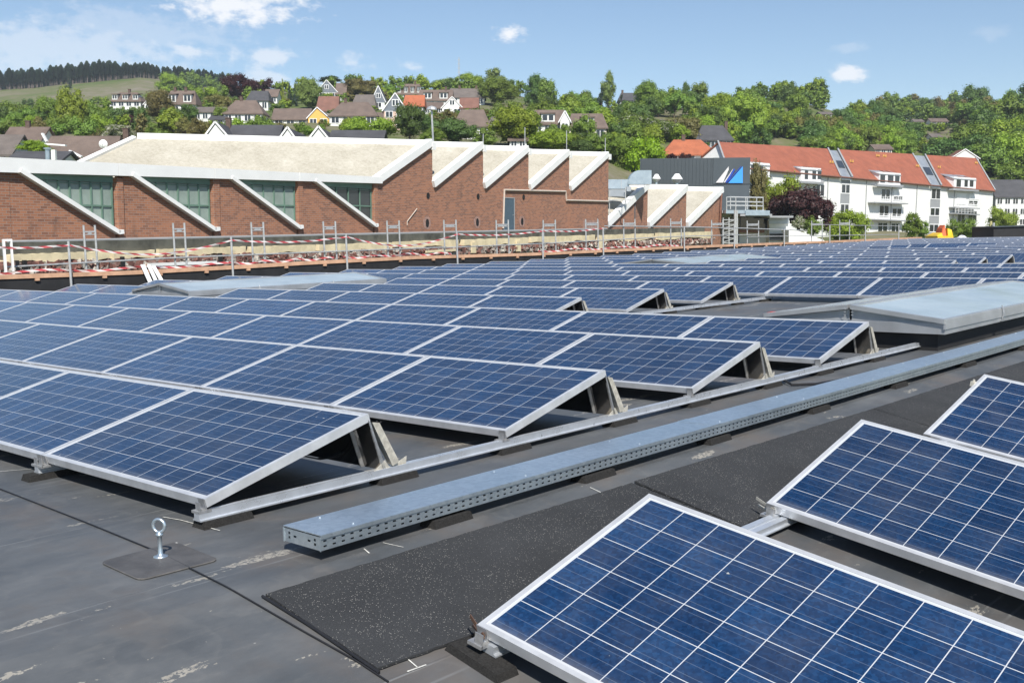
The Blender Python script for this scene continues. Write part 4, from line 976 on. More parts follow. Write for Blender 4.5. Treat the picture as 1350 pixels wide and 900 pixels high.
blk = thing('dark_recess', 'dark flat roof with posts in the gap between the brick buildings', 'flat roof', I4)
m_ = MB(); wrect(m_, 797, 259, 838, 330, DD + 1.6, 4); obj('dark_wall', m_, M_CLAD, blk)
m_ = MB()
for x, y0, y1 in ((803, 251, 296), (824, 247, 270)): wrect(m_, x, y0, x + 1.3, y1, DD - 3.0, .1)
wrect(m_, 797, 263, 832, 264.5, DD - 3.2, .08); obj('posts', m_, M_TIN, blk)
for i, (x, ytop, ymid, ybot, w) in enumerate(((865.5, 229.5, 236, 240, 11), (892.5, 229, 236.5, 241, 15))):
    D = 132; top, mid, bot = unw(x, ytop, D), unw(x, ymid, D), unw(x, ybot, D); hw = w * D / F_ / 2; z0 = bot.z
    t = thing('vent_cowl', 'white conical roof cowl behind the annex, %s' % ['the smaller left one', 'the larger right one'][i], 'roof vent', WT((mid.x, D, 0)), 'white vent cowls above the annex')
    m_ = MB(); m_.lathe([(0, top.z), (hw * .38, top.z - .02), (hw, mid.z + .06), (hw, mid.z), (hw * .5, bot.z + .05), (hw * .42, bot.z)], 16); obj('hood', m_, M_WHITE, t)
    m_ = MB(); m_.tube([(0, 0, bot.z - 4), (0, 0, bot.z + .1)], hw * .3, 10); obj('shaft', m_, M_GALV, t)

# ------------------------------------------------------------------ grey clad hall with triangular emblem
FG = Facade(844, 138, R_(97)); AG = FG.at
hall = thing('grey_hall', 'dark grey ribbed metal hall with white and blue triangle emblem', 'building', FG.M)
a, b, c, d = AG(844, 209), AG(989, 216.5), AG(989, 340), AG(940, 216)
m_ = MB(); m_.box(a.x, AG(940, 230).x, 0, 30, -9, a.z - .01); obj('ribbed_wall', m_, M_CLAD, hall)
ribs = MB(); xx = a.x + .2
while xx < AG(940, 230).x - .1: ribs.box(xx, xx + .14, -.07, -.002, -9, a.z - .05); xx += .46
obj('ribs', ribs, M_CLAD, hall)
m_ = MB(); m_.box(AG(940, 230).x + .003, b.x, -.10, 30, -9, a.z + .0); obj('smooth_panel', m_, mat_plain('dark_grey_panel', (.058, .072, .082), .5, 0, .06, .5), hall)
m_ = MB(); p0 = AG(940, 243.0); m_.box(p0.x + .01, b.x + .02, -.125, -.101, p0.z - .06, p0.z + .02); obj('panel_joint', m_, M_DARKIN, hall)
def tri(pix, m, nm):
    mb = MB(); pts = [AG(*p) for p in pix]; mb.prism([(p.x, -.24, p.z) for p in pts], (0, .10, 0)); return obj(nm, mb, m, emb)
emb = link('emblem', None, hall)
tri([(943.5, 241), (960.5, 219.5), (960.5, 224), (953, 241)], M_LGREY, 'silver_triangle')
tri([(955.5, 240.5), (967.5, 222.5), (969, 224), (959, 241)], M_DBLUE, 'dark_blue_triangle'); tri([(953.8, 240.8), (956, 240.8), (966, 223.8), (966.5, 222.2)], M_LGREY, 'pale_edge')
tri([(960, 241.5), (979, 219.5), (979, 241.5)], M_LBLUE, 'blue_triangle')
tri([(957.2, 241.3), (958.8, 241.3), (977.6, 219.6), (976.6, 219.4)], M_DBLUE, 'dark_blue_edge')

# ------------------------------------------------------------------ roof platform with railing, stair tower, low white building
plat = thing('railing_platform', 'grey railed steel platform on the roof in front of the grey hall', 'platform', I4); D = 126
P = lambda x, y, dd=0: unw(x, y, D + dd)
m_ = MB()
for xs, d0 in (((958, 970, 983, 997.5, 1006), 0), ((963, 985, 1006), 3.0)):
    for x in xs: m_.tube([P(x, 277 - d0 * .4, d0), P(x, 260 - d0 * .2, d0)], .06, 6)
    for y in (260, 266, 271): m_.tube([P(xs[0], y - d0 * .2, d0), P(xs[-1], y + .8 - d0 * .2, d0)], .05, 6)
for y in (260, 266, 271): m_.tube([P(958, y), P(963, y - .6, 3)], .05, 6); m_.tube([P(1006, y + .8), P(1006, y + .2, 3)], .05, 6)
obj('railing', m_, M_TIN, plat)
m_ = MB(); wrect(m_, 957, 277, 1008, 281.5, D - .3, 4); wrect(m_, 983, 277.5, 1015, 284, D - .6, .5); obj('deck', m_, M_GALV, plat)
low = thing('low_white_building', 'low white building with wide grey roof overhang below the railed platform', 'building', I4); D2 = 127.5
m_ = MB(); wrect(m_, 951, 281, 1013, 340, D2 + 3, 6); wrect(m_, 1013.3, 291, 1041, 340, D2 + 1.5, 8); obj('wall', m_, M_RENDER, low)
m_ = MB(); wrect(m_, 952, 277.5, 985, 281, D2 - .5, 8); wrect(m_, 976, 282, 1018, 285, D2 - 2, 10); wrect(m_, 1012, 284.5, 1046, 287, D2 - 1, 10); obj('roof_edge', m_, M_GREYP, low)
m_ = MB(); wrect(m_, 976, 285, 1012, 303, D2 + 2.6, .3); wrect(m_, 955, 288, 975, 320, D2 + 2.7, .2); obj('dark_glazing', m_, M_PANE, low)
m_ = MB(); wrect(m_, 1014, 287, 1040.5, 295, D2 + 1.2, .25); obj('grey_panel', m_, M_ZINC, low)
m_ = MB(); wrect(m_, 1015, 308, 1036, 317, D2 + 1.25, .2); obj('window', m_, M_PANE, low)
m_ = MB(); wrect(m_, 974, 303, 1008, 307, D2 + 1.8, .5); obj('wood_band', m_, mat_plain('brown_band', (.22, .11, .07), .8), low)
slope = thing('white_canopy', 'white sloping canopy running down beside the low white building', 'canopy', I4)
m_ = MB(); pts = [P(1040, 303), P(1050, 303.5), P(1087, 317), P(1087, 330), P(1040, 330)]; m_.prism(pts, (0, 4, 0)); obj('canopy_side', m_, M_WHITE, slope)
tow = thing('stair_tower', 'slender grey scaffold stair tower next to the annex corner', 'scaffold tower', I4); D3 = 115
m_ = MB(); U = lambda x, y, dd=0: unw(x, y, D3 + dd)
for x in (953.5, 961, 969, 971.5): m_.tube([U(x, 330), U(x, 287 if x < 966 else 277)], .07 if x < 969 else .12, 6)
obj('uprights', m_, M_TIN, tow); m_ = MB()
for k, y in enumerate((290, 296, 302, 308, 314, 320)): m_.tube([U(953.5, y), U(970, y)], .05, 6); m_.tube([U(953.5, y + 5), U(970, y)], .04, 6)
obj('rungs', m_, M_TIN, tow)

# ------------------------------------------------------------------ things on the far roof edge
p = roof_at(1242, 318.5); Mm = RT(p.x, p.y); d = (p - CRf).length; sc = d / F_
mc = thing('site_machine', 'small yellow building machine with orange-red cover at the far roof edge', 'machine', Mm @ Matrix.Rotation(R_(42.45), 4, 'Z'))
m_ = MB(); m_.box(-13 * sc, 5 * sc, -1, 1, 3 * sc, 7 * sc); m_.hexa([(-13 * sc, -.9, 7 * sc), (-6 * sc, -.9, 7 * sc), (-6 * sc, .9, 7 * sc), (-13 * sc, .9, 7 * sc), (-11 * sc, -.7, 9 * sc), (-6 * sc, -.7, 11 * sc), (-6 * sc, .7, 11 * sc), (-11 * sc, .7, 9 * sc)]); obj('body', m_, M_YMACH, mc)
m_ = MB(); m_.hexa([(1 * sc, -.8, 7 * sc), (8 * sc, -.8, 3 * sc), (8 * sc, .8, 3 * sc), (1 * sc, .8, 7 * sc), (1 * sc, -.7, 16 * sc), (6 * sc, -.7, 14 * sc), (6 * sc, .7, 14 * sc), (1 * sc, .7, 16 * sc)]); obj('hopper', m_, M_YMACH, mc)
m_ = MB(); m_.hexa([(-5.5 * sc, -.6, 7 * sc), (.6 * sc, -.6, 7 * sc), (.6 * sc, .6, 7 * sc), (-5.5 * sc, .6, 7 * sc), (-3 * sc, -.4, 16 * sc), (0, -.4, 20 * sc), (0, .4, 20 * sc), (-3 * sc, .4, 16 * sc)]); obj('cover', m_, M_OMACH, mc)
for x in (-9, 2):
    for y in (-.8, .8):
        m_ = MB(); m_.tube([(x * sc, y - .1, 1.6 * sc), (x * sc, y + .1, 1.6 * sc)], 1.6 * sc, 12); obj('wheel', m_, M_DARKIN, mc)
for i, (x0, x1, yt) in enumerate(((1214, 1239, 312), (1255, 1281, 311))):
    p = roof_at((x0 + x1) / 2, 318.5); s_ = (p - CRf).length / F_; w = (x1 - x0) * s_ / 2; h = (318.5 - yt) * s_ * 1.0
    m_ = MB(); n = 14; ringn = []
    m_.lathe([(0, h), (w * .25, h * .9), (w * .55, h * .55), (w * .8, h * .25), (w, 0)], 14)
    for k in range(len(m_.v)):
        v = m_.v[k]; m_.v[k] = (v[0] * (1 + .12 * math.sin(k * 2.7)), v[1] * .7, max(0, v[2] * (1 + .1 * math.sin(k * 1.7))))
    tag(obj('sheet_heap', m_, M_TARP, None, RT(p.x, p.y)), 'pale sheet-covered heap %s of the yellow machine' % ['left', 'right'][i], 'heap', 'covered heaps on the far roof')
p = roof_at(1333, 318); s_ = (p - CRf).length / F_
bx = thing('black_roof_box', 'long black box-shaped roof structure at the far right edge', 'roof structure', Mm @ Matrix.Identity(4)); bx.matrix_world = RT(p.x, p.y) @ Matrix.Rotation(R_(42.45), 4, 'Z')
m_ = MB(); m_.box(-21 * s_, 40 * s_, 0, 3, 0, 17 * s_); obj('sides', m_, M_UPST, bx); m_ = MB(); m_.box(-21.3 * s_, 40 * s_, -.1, 3.1, 17 * s_ + .002, 18 * s_); obj('cap', m_, M_CLAD, bx)
for i, x in enumerate((1306, 1309.5)):
    p = roof_at(x, 318); s2 = (p - CRf).length / F_; m_ = MB(); m_.tube([(0, 0, 0), (0, 0, (24 - 2 * i) * s2)], .07, 6); tag(obj('yellow_pole', m_, mat_plain('pale_yellow_post', (.5, .45, .2), .5) if i == 0 else M_TIN, None, RT(p.x, p.y)), ['thin pale yellow pole left of the black roof box', 'thin grey pole touching the black roof box'][i], 'pole')

# ================================================================== terrain: valley floor, hillside with houses, far ridge
GZ = -9.5
DG = [95, 125, 150, 170, 190, 225, 270, 300, 320, 340, 380, 430, 500, 560, 620, 720, 800, 1000, 1300]
KEYS = {-900: [(95, 330), (125, 262), (170, 215), (225, 178), (300, 160), (450, 155), (560, 142), (720, 126), (800, 132), (1300, 190)],
        0: [(95, 330), (125, 250), (170, 205), (225, 172), (270, 158), (300, 157), (430, 156), (500, 150), (560, 141), (720, 119), (800, 126), (1300, 190)],
        90: [(95, 330), (125, 246), (170, 200), (225, 170), (270, 157), (300, 156), (430, 152), (500, 144), (560, 134), (720, 111), (800, 116), (1300, 190)],
        190: [(95, 330), (125, 242), (170, 196), (225, 166), (300, 148), (380, 141), (430, 138), (560, 123), (720, 100.5), (800, 104), (1300, 190)],
        280: [(95, 330), (125, 240), (170, 192), (225, 164), (300, 142), (380, 128), (430, 130), (560, 127), (720, 115), (800, 120), (1300, 190)],
        360: [(95, 330), (125, 240), (170, 190), (225, 165), (320, 137), (380, 121), (430, 121), (720, 140), (1300, 190)],
        640: [(95, 330), (125, 240), (170, 190), (225, 165), (320, 136), (380, 117), (430, 119), (800, 165), (1300, 200)],
        760: [(95, 330), (125, 250), (170, 203), (225, 172), (300, 148), (340, 141), (380, 142), (800, 185), (1300, 210)],
        930: [(95, 340), (125, 335), (140, 322), (165, 300), (185, 240), (225, 182), (300, 150), (340, 142), (380, 141), (800, 185), (1300, 210)],
        1040: [(95, 345), (125, 335), (140, 322), (150, 316), (200, 309), (225, 255), (260, 200), (300, 160), (380, 129), (430, 131), (800, 180), (1300, 210)],
        1150: [(95, 360), (125, 340), (150, 318), (215, 312), (240, 245), (280, 197), (380, 167), (500, 158), (800, 180), (1300, 200)],
        1250: [(95, 360), (125, 340), (150, 320), (225, 313), (250, 250), (285, 205), (380, 172), (500, 157), (620, 148), (800, 170), (1300, 200)],
        1360: [(95, 360), (125, 340), (150, 322), (225, 312), (245, 265), (280, 200), (340, 155), (430, 146), (620, 144), (800, 165), (1300, 200)],
        2250: [(95, 360), (125, 340), (190, 310), (225, 260), (270, 200), (340, 155), (430, 140), (800, 165), (1300, 200)]}
KX = sorted(KEYS); KT = {k: np.interp(DG, [a for a, b in KEYS[k]], [b for a, b in KEYS[k]]) for k in KX}
def ground_y(px, D):
    cols = [float(np.interp(D, DG, KT[k])) for k in KX]; return float(np.interp(px, KX, cols))
def D_of(px, y):                                       # nearest distance at which the ground is seen at height y
    prevD, prevy = 95, ground_y(px, 95)
    for D in range(97, 800, 2):
        gy = ground_y(px, D)
        if gy <= y: return D
        if gy < prevy: prevD, prevy = D, gy
    return prevD
def ground_pt(px, D): return unw(px, ground_y(px, D), D)
def ground_pt_z(x, D):
    px = W_ / 2 + x / D * F_ / 1.0; return ground_pt(px, D).z
mb = MB(); pxs = list(range(-900, 2251, 35)); Ds = [60, 88] + [95, 105, 115, 125, 137, 150, 160, 170, 180, 190, 207, 225, 247, 270, 285, 300, 320, 340, 360, 380, 405, 430, 465, 500, 530, 560, 590, 620, 670, 720, 760, 800, 900, 1000, 1300]
idx = {}
rnd = random.Random(5)
for i, px in enumerate(pxs):
    for j, D in enumerate(Ds):
        p = unw(px, 307, D) if D < 95 else ground_pt(px, D)
        if D < 95: p.z = GZ + (0.0 if D == 88 else -1.0)
        if D >= 1300: p.z = -40
        if D >= 125: p.z += rnd.uniform(-1, 1) * .0012 * D
        idx[i, j] = len(mb.v); mb.v.append(tuple(p))
for i in range(len(pxs) - 1):
    for j in range(len(Ds) - 1): mb.f.append((idx[i, j], idx[i + 1, j], idx[i + 1, j + 1], idx[i, j + 1])); mb.m.append(0)
def mat_ground():
    m, nt, b = new_mat('meadow_and_scrub'); co = coords(nt); n = nt.noise(co, .016, 6, .65); n2 = nt.noise(nt.mapping(co, (1, 1, 2)), .16, 8, .78)
    c = nt.ramp(nt.math('ADD', nt.math('MULTIPLY', n, .5), nt.math('MULTIPLY', n2, .5)), [(.34, (.060, .095, .028, 1)), (.45, (.100, .130, .040, 1)), (.52, (.150, .145, .080, 1)), (.62, (.210, .185, .145, 1))])
    nt.link(c, b.inputs['Base Color']); b.inputs['Roughness'].default_value = 1.0; b.inputs['Specular IOR Level'].default_value = .1; return m
M_GROUND = mat_ground()
tag(obj('hillside', mb, M_GROUND, None, None, smooth=True), kind='structure')
mb = MB(); mb.quad((-2500, -2500, GZ - .6), (2500, -2500, GZ - .6), (2500, 2500, GZ - .6), (-2500, 2500, GZ - .6)); tag(obj('ground', mb, M_GROUND), kind='structure')

# ================================================================== apartment building with red roof
FA = Facade(1095, 190, math.atan2(34, 30)); AA = FA.at
apt = thing('apartment_building', 'long white apartment building with red tiled roof and glazed roof dormers', 'building', FA.M)
eave = lambda x: 231.5 + (x - 1095) * (251.5 - 231.5) / (1312 - 1095)
ridge = lambda x: 187 + (x - 947) * (208.5 - 187) / (1288 - 947)
DEP = 13.5
ridz_l, ridz_r = AA(947, ridge(947), DEP / 2).z, AA(1288, ridge(1288), DEP / 2).z
a = AA(957.6, eave(957)); b = AA(1309.5, 251); za, zb_ = AA(957.6, eave(957.6)).z, AA(1309.5, eave(1309.5)).z
xl, xr = AA(947, ridge(947), DEP / 2).x + .15, AA(1286.5, ridge(1286.5), DEP / 2).x - .3
m_ = MB(); m_.hexa([(a.x, 0, -12), (b.x, 0, -12), (xr, DEP, -12), (xl, DEP, -12), (a.x, 0, za), (b.x, 0, zb_), (xr, DEP, zb_), (xl, DEP, za)])
m_.prism([(a.x, 0.01, za), (xl, DEP / 2, ridz_l - .3), (xl, DEP - .01, za)], (.3, 0, 0)); m_.prism([(b.x, 0.01, zb_), (xr, DEP / 2, ridz_r - .3), (xr, DEP - .01, zb_)], (-.3, 0, 0))
obj('wall', m_, M_RENDER, apt)
def roofpart(x0, x1, xr0, xr1, name, mat, lift=0, back=True):   # eave px range x0..x1, ridge px range
    e0, e1 = AA(x0, eave(x0), -.5), AA(x1, eave(x1), -.5); r0, r1 = AA(xr0, ridge(xr0), DEP / 2), AA(xr1, ridge(xr1), DEP / 2)
    for p in (e0, e1, r0, r1): p.z += lift
    m = MB(); up = Vector((0, 0, .28)); m.hexa([e0 - up, e1 - up, r1 - up, r0 - up, e0, e1, r1, r0])
    if back: m.hexa([r0 - up, r1 - up, (r1.x, DEP + .5, e1.z - .28), (r0.x, DEP + .5, e0.z - .28), r0, r1, (r1.x, DEP + .5, e1.z), (r0.x, DEP + .5, e0.z)])
    return obj(name, m, mat, apt), (e0, e1, r0, r1)
secs = [((957.5, 1108.5), (946.5, 1091.5)), ((1124, 1227), (1104.5, 1203)), ((1241.5, 1312), (1219.5, 1286.5))]
R3 = []
for (e, r) in secs: R3.append(roofpart(e[0], e[1], r[0], r[1], 'roof', M_TRED)[1])
for (e, r) in (((1109.5, 1123), (1093, 1103.5)), ((1228, 1240.5), (1204, 1218.5))):
    o, q = roofpart(e[0], e[1], r[0] + .5, r[1], 'zinc_strip', M_ZINC, -.25)
    e0, e1, r0, r1 = q
    def S4(u, v): return (e0.lerp(e1, u)).lerp(r0.lerp(r1, u), v) + Vector((0, -.05, .12))
    m = MB(); m.hexa([S4(.2, .36) - Vector((0, 0, .1)), S4(.85, .36) - Vector((0, 0, .1)), S4(.85, .6) - Vector((0, 0, .1)), S4(.2, .6) - Vector((0, 0, .1)), S4(.2, .36), S4(.85, .36), S4(.85, .6), S4(.2, .6)]); obj('skylight_pane', m, M_PANE, apt)
# dark verge trims
for (e, r), q in zip(secs, R3):
    for k in (0, 1): m = MB(); m.bar(q[k] + Vector((0, 0, .1)), q[k + 2] + Vector((0, 0, .1)), .25, .3); obj('verge_trim', m, M_GREYP, apt)
m = MB(); g0, g1 = AA(1095, eave(1095) + .6, -.62), AA(1312, eave(1312) + .6, -.62); g0 = AA(958, eave(958) + .6, -.62); m.tube([g0, g1], .12, 6); obj('gutter', m, M_BRKSM, apt)
def apt_rect(x0, y0, x1, y1, o0, o1, mat, name, parent=None):
    a = AA(x0, y1, o0); b = AA(x1, y0, o0); m = MB(); m.box(a.x, b.x, o0, o1, a.z, b.z); return obj(name, m, mat, parent or apt)
def apt_window(x0, y0, x1, y1, n=2, o=-.06, nm='window'):
    w = link(nm, None, apt); a = AA(x0, y1, o); b = AA(x1, y0, o)
    m = MB(); m.box(a.x, b.x, o + .01, o + .04, a.z, b.z); obj('pane', m, M_PANE, w)
    m = MB(); f = .12
    m.box(a.x - .05, b.x + .05, o - .04, o + .005, b.z - f, b.z + .05); m.box(a.x - .05, b.x + .05, o - .06, o + .005, a.z - .05, a.z + f)
    for k in range(n + 1): xx = a.x + (b.x - a.x) * k / n; m.box(xx - f * .6, xx + f * .6, o - .05, o + .004, a.z + f + .002, b.z - f - .002)
    obj('frame', m, M_WFR, w); return w
# stair-well columns
for (cols, y0, ys) in ((((1108, 1121)), 0, ((243, 255), (269, 281))), (((1226.5, 1240.5)), 0, ((249, 262.5), (274, 284.5), (295.5, 306)))):
    x0, x1 = cols; k = 0
    for (ya, yb) in ys: apt_window(x0 + 1.2 - k, ya, x1 - .5 - k, yb, 3 if k == 3 else 2); k += 1.4
    k = .7
    for (ya, yb) in zip([y for _, y in ys], [y for y, _ in ys][1:] + [ys[-1][1] + 14]): apt_rect(x0 + .6 - k, ya + .6, x1 - .2 - k, yb - .6, -.05, .05, M_GREYP, 'grey_panel'); k += 1.4
    apt_rect(x0 + 1.4, ys[0][0] - 5, x1, ys[0][0] - .6, -.05, .05, M_GREYP, 'grey_panel')
for (x0, y0, x1, y1, n) in ((1161.5, 249, 1173.5, 263, 2), (1178, 258.5, 1190, 264, 2), (1159, 270.5, 1172, 285, 2), (1176, 274.5, 1188.5, 286, 2), (1157, 293, 1170, 306.5, 2), (1174.5, 294, 1186.5, 308, 2),
                            (1277, 264.5, 1289, 270, 2), (1276, 278, 1288, 292, 2), (1075.5, 243.5, 1087, 259, 2), (1262, 279, 1272, 296, 2)): apt_window(x0, y0, x1, y1, n)
for (x0, y0, x1, y1) in ((1178, 250.5, 1190.5, 257.5), (1261.5, 255, 1274, 269), (1278, 256.5, 1291, 263)): apt_rect(x0, y0, x1, y1, -.10, -.01, M_WHITE, 'roller_shutter')
# balconies and the pipe between them
for (x0, x1, ys) in ((1153, 1197.5, (264.5, 287)), (1259.5, 1292, (271, 279))):
    for y in ys:
        bl = link('balcony', None, apt); a = AA(x0, y + 1.8, -1.4); b = AA(x1, y + 3.6, -1.4); m = MB()
        p0, p1 = AA(x0, y + 1.5, -1.4), AA(x1, y + 3.4, -1.4); m.hexa([(p0.x, -1.4, p0.z - .22), (p1.x, -1.4, p1.z - .22), (p1.x, 0, p1.z - .22), (p0.x, 0, p0.z - .22), (p0.x, -1.4, p0.z), (p1.x, -1.4, p1.z), (p1.x, 0, p1.z), (p0.x, 0, p0.z)]); obj('slab', m, M_GREYP, bl)
        m = MB(); h = 1.0
        for f in (.35, .7, 1.0): m.bar(p0 + Vector((0, 0, h * f)), p1 + Vector((0, 0, h * f)), .05, .05)
        for k in range(9): q = p0.lerp(p1, k / 8); m.box(q.x - .03, q.x + .03, q.y - .03, q.y + .03, q.z, q.z + h)
        obj('railing', m, M_WFR, bl)
for (x0, x1) in ((1142.8, 1140), (1209.5, 1206), (1259, 1255), (1092, 1089.5), (1176.5, 1173)):
    a = AA(x0, eave(x0) + 1.5, -.12); b = AA(x1, 311, -.12); m = MB(); m.tube([a, b], .07, 5); obj('rain_pipe', m, M_GREYP, apt)
apt_rect(1300, 313, 1309, 330, -.02, .02, M_RENDER, 'plinth')
# glazed dormers cut into the roof
for (x0, yt, x1, yb, xs) in ((1156, 222, 1190.5, 243, ((1160.5, 1167), (1170.5, 1178), (1180, 1186))), (1254.5, 228.5, 1290, 248.5, ((1261, 1267), (1271.5, 1276), (1278.5, 1283.5))), (1053, 215.5, 1085.5, 238.5, ((1061, 1065.5), (1071, 1076), (1078, 1083))), (984, 209, 1018, 232, ((990, 997), (1001, 1006)))):
    dm = link('dormer', None, apt); o = -.62
    a = AA(x0 + 3, yb, o); b = AA(x1 - 3, yt + 6.5, o); m = MB(); m.box(a.x, b.x, o, o + 4, a.z, b.z); obj('front', m, M_WFR, dm)
    t0, t1 = AA(x0, yt, 3.2), AA(x1 - 6, yt + 1.8, 3.2); f0, f1 = Vector((a.x - .2, o - .08, b.z - .35)), Vector((b.x + .15, o - .08, b.z - .35)); m = MB()
    m.hexa([f0 - Vector((0, 0, .15)), f1 - Vector((0, 0, .15)), Vector((f1.x, 3.4, t1.z - .15)), Vector((f0.x, 3.4, t0.z - .15)), f0, f1, Vector((f1.x, 3.4, t1.z)), Vector((f0.x, 3.4, t0.z))]); obj('dormer_roof', m, M_ZINC, dm)
    for (wa, wb) in xs:
        pa, pb = AA(wa, yb - 2.5, o - .03), AA(wb, yt + 8.5, o - .03); m = MB(); m.box(pa.x, pb.x, o - .05, o - .005, pa.z, pb.z); obj('pane', m, M_PANE, dm)
    if x0 > 1000:
        for k in (.58, .84):
            c0 = f0.lerp(f1, k - .1); c1 = f0.lerp(f1, k + .1); u = Vector((0, 3.4 - f0.y, t0.z - f0.z)); e = Vector((0, 0, .04)); m = MB(); m.hexa([c0 + u * .12 + e * .2, c1 + u * .12 + e * .2, c1 + u * .8 + e * .2, c0 + u * .8 + e * .2, c0 + u * .12 + e, c1 + u * .12 + e, c1 + u * .8 + e, c0 + u * .8 + e]); obj('roof_pane', m, M_PANE, dm)
        pa = AA(x1 - 3.5, yb, o - .1); q = MB(); q.prism([(b.x + .05, o, a.z), (b.x + 1.6, o + .1, a.z), (b.x + .05, o + 2.6, b.z)], (.0, .4, 0)); obj('side_cheek', q, M_GREYP, dm)
    m = MB(); sa, sb = AA(x0 + 1, yb, o - .5), AA(x1, yb + 1.5, o - .5); m.box(sa.x, sb.x, o - .6, o + .3, sa.z - .35, sa.z); obj('ledge', m, M_GREYP, dm)
for (x, y) in ((1095, 215), (1121.5, 214), (1156, 206.5), (1165, 207), (1208.5, 220), (1237, 221.5), (1286, 216)):
    for q, (e, r) in zip(R3, secs):
        if r[0] < x < e[1]:
            v = (y - ridge(x)) / (eave(x) - ridge(x)); yy = DEP / 2 - (DEP / 2 + .5) * v; p = AA(x, y, yy); m = MB()
            for dx in (-.4, .4): m.box(p.x + dx - .05, p.x + dx + .05, yy - .3, yy - .1, p.z, p.z + .45)
            m.box(p.x - .5, p.x + .5, yy - .35, yy - .05, p.z + .02, p.z + .09); obj('roof_step', m, M_YELL, apt)

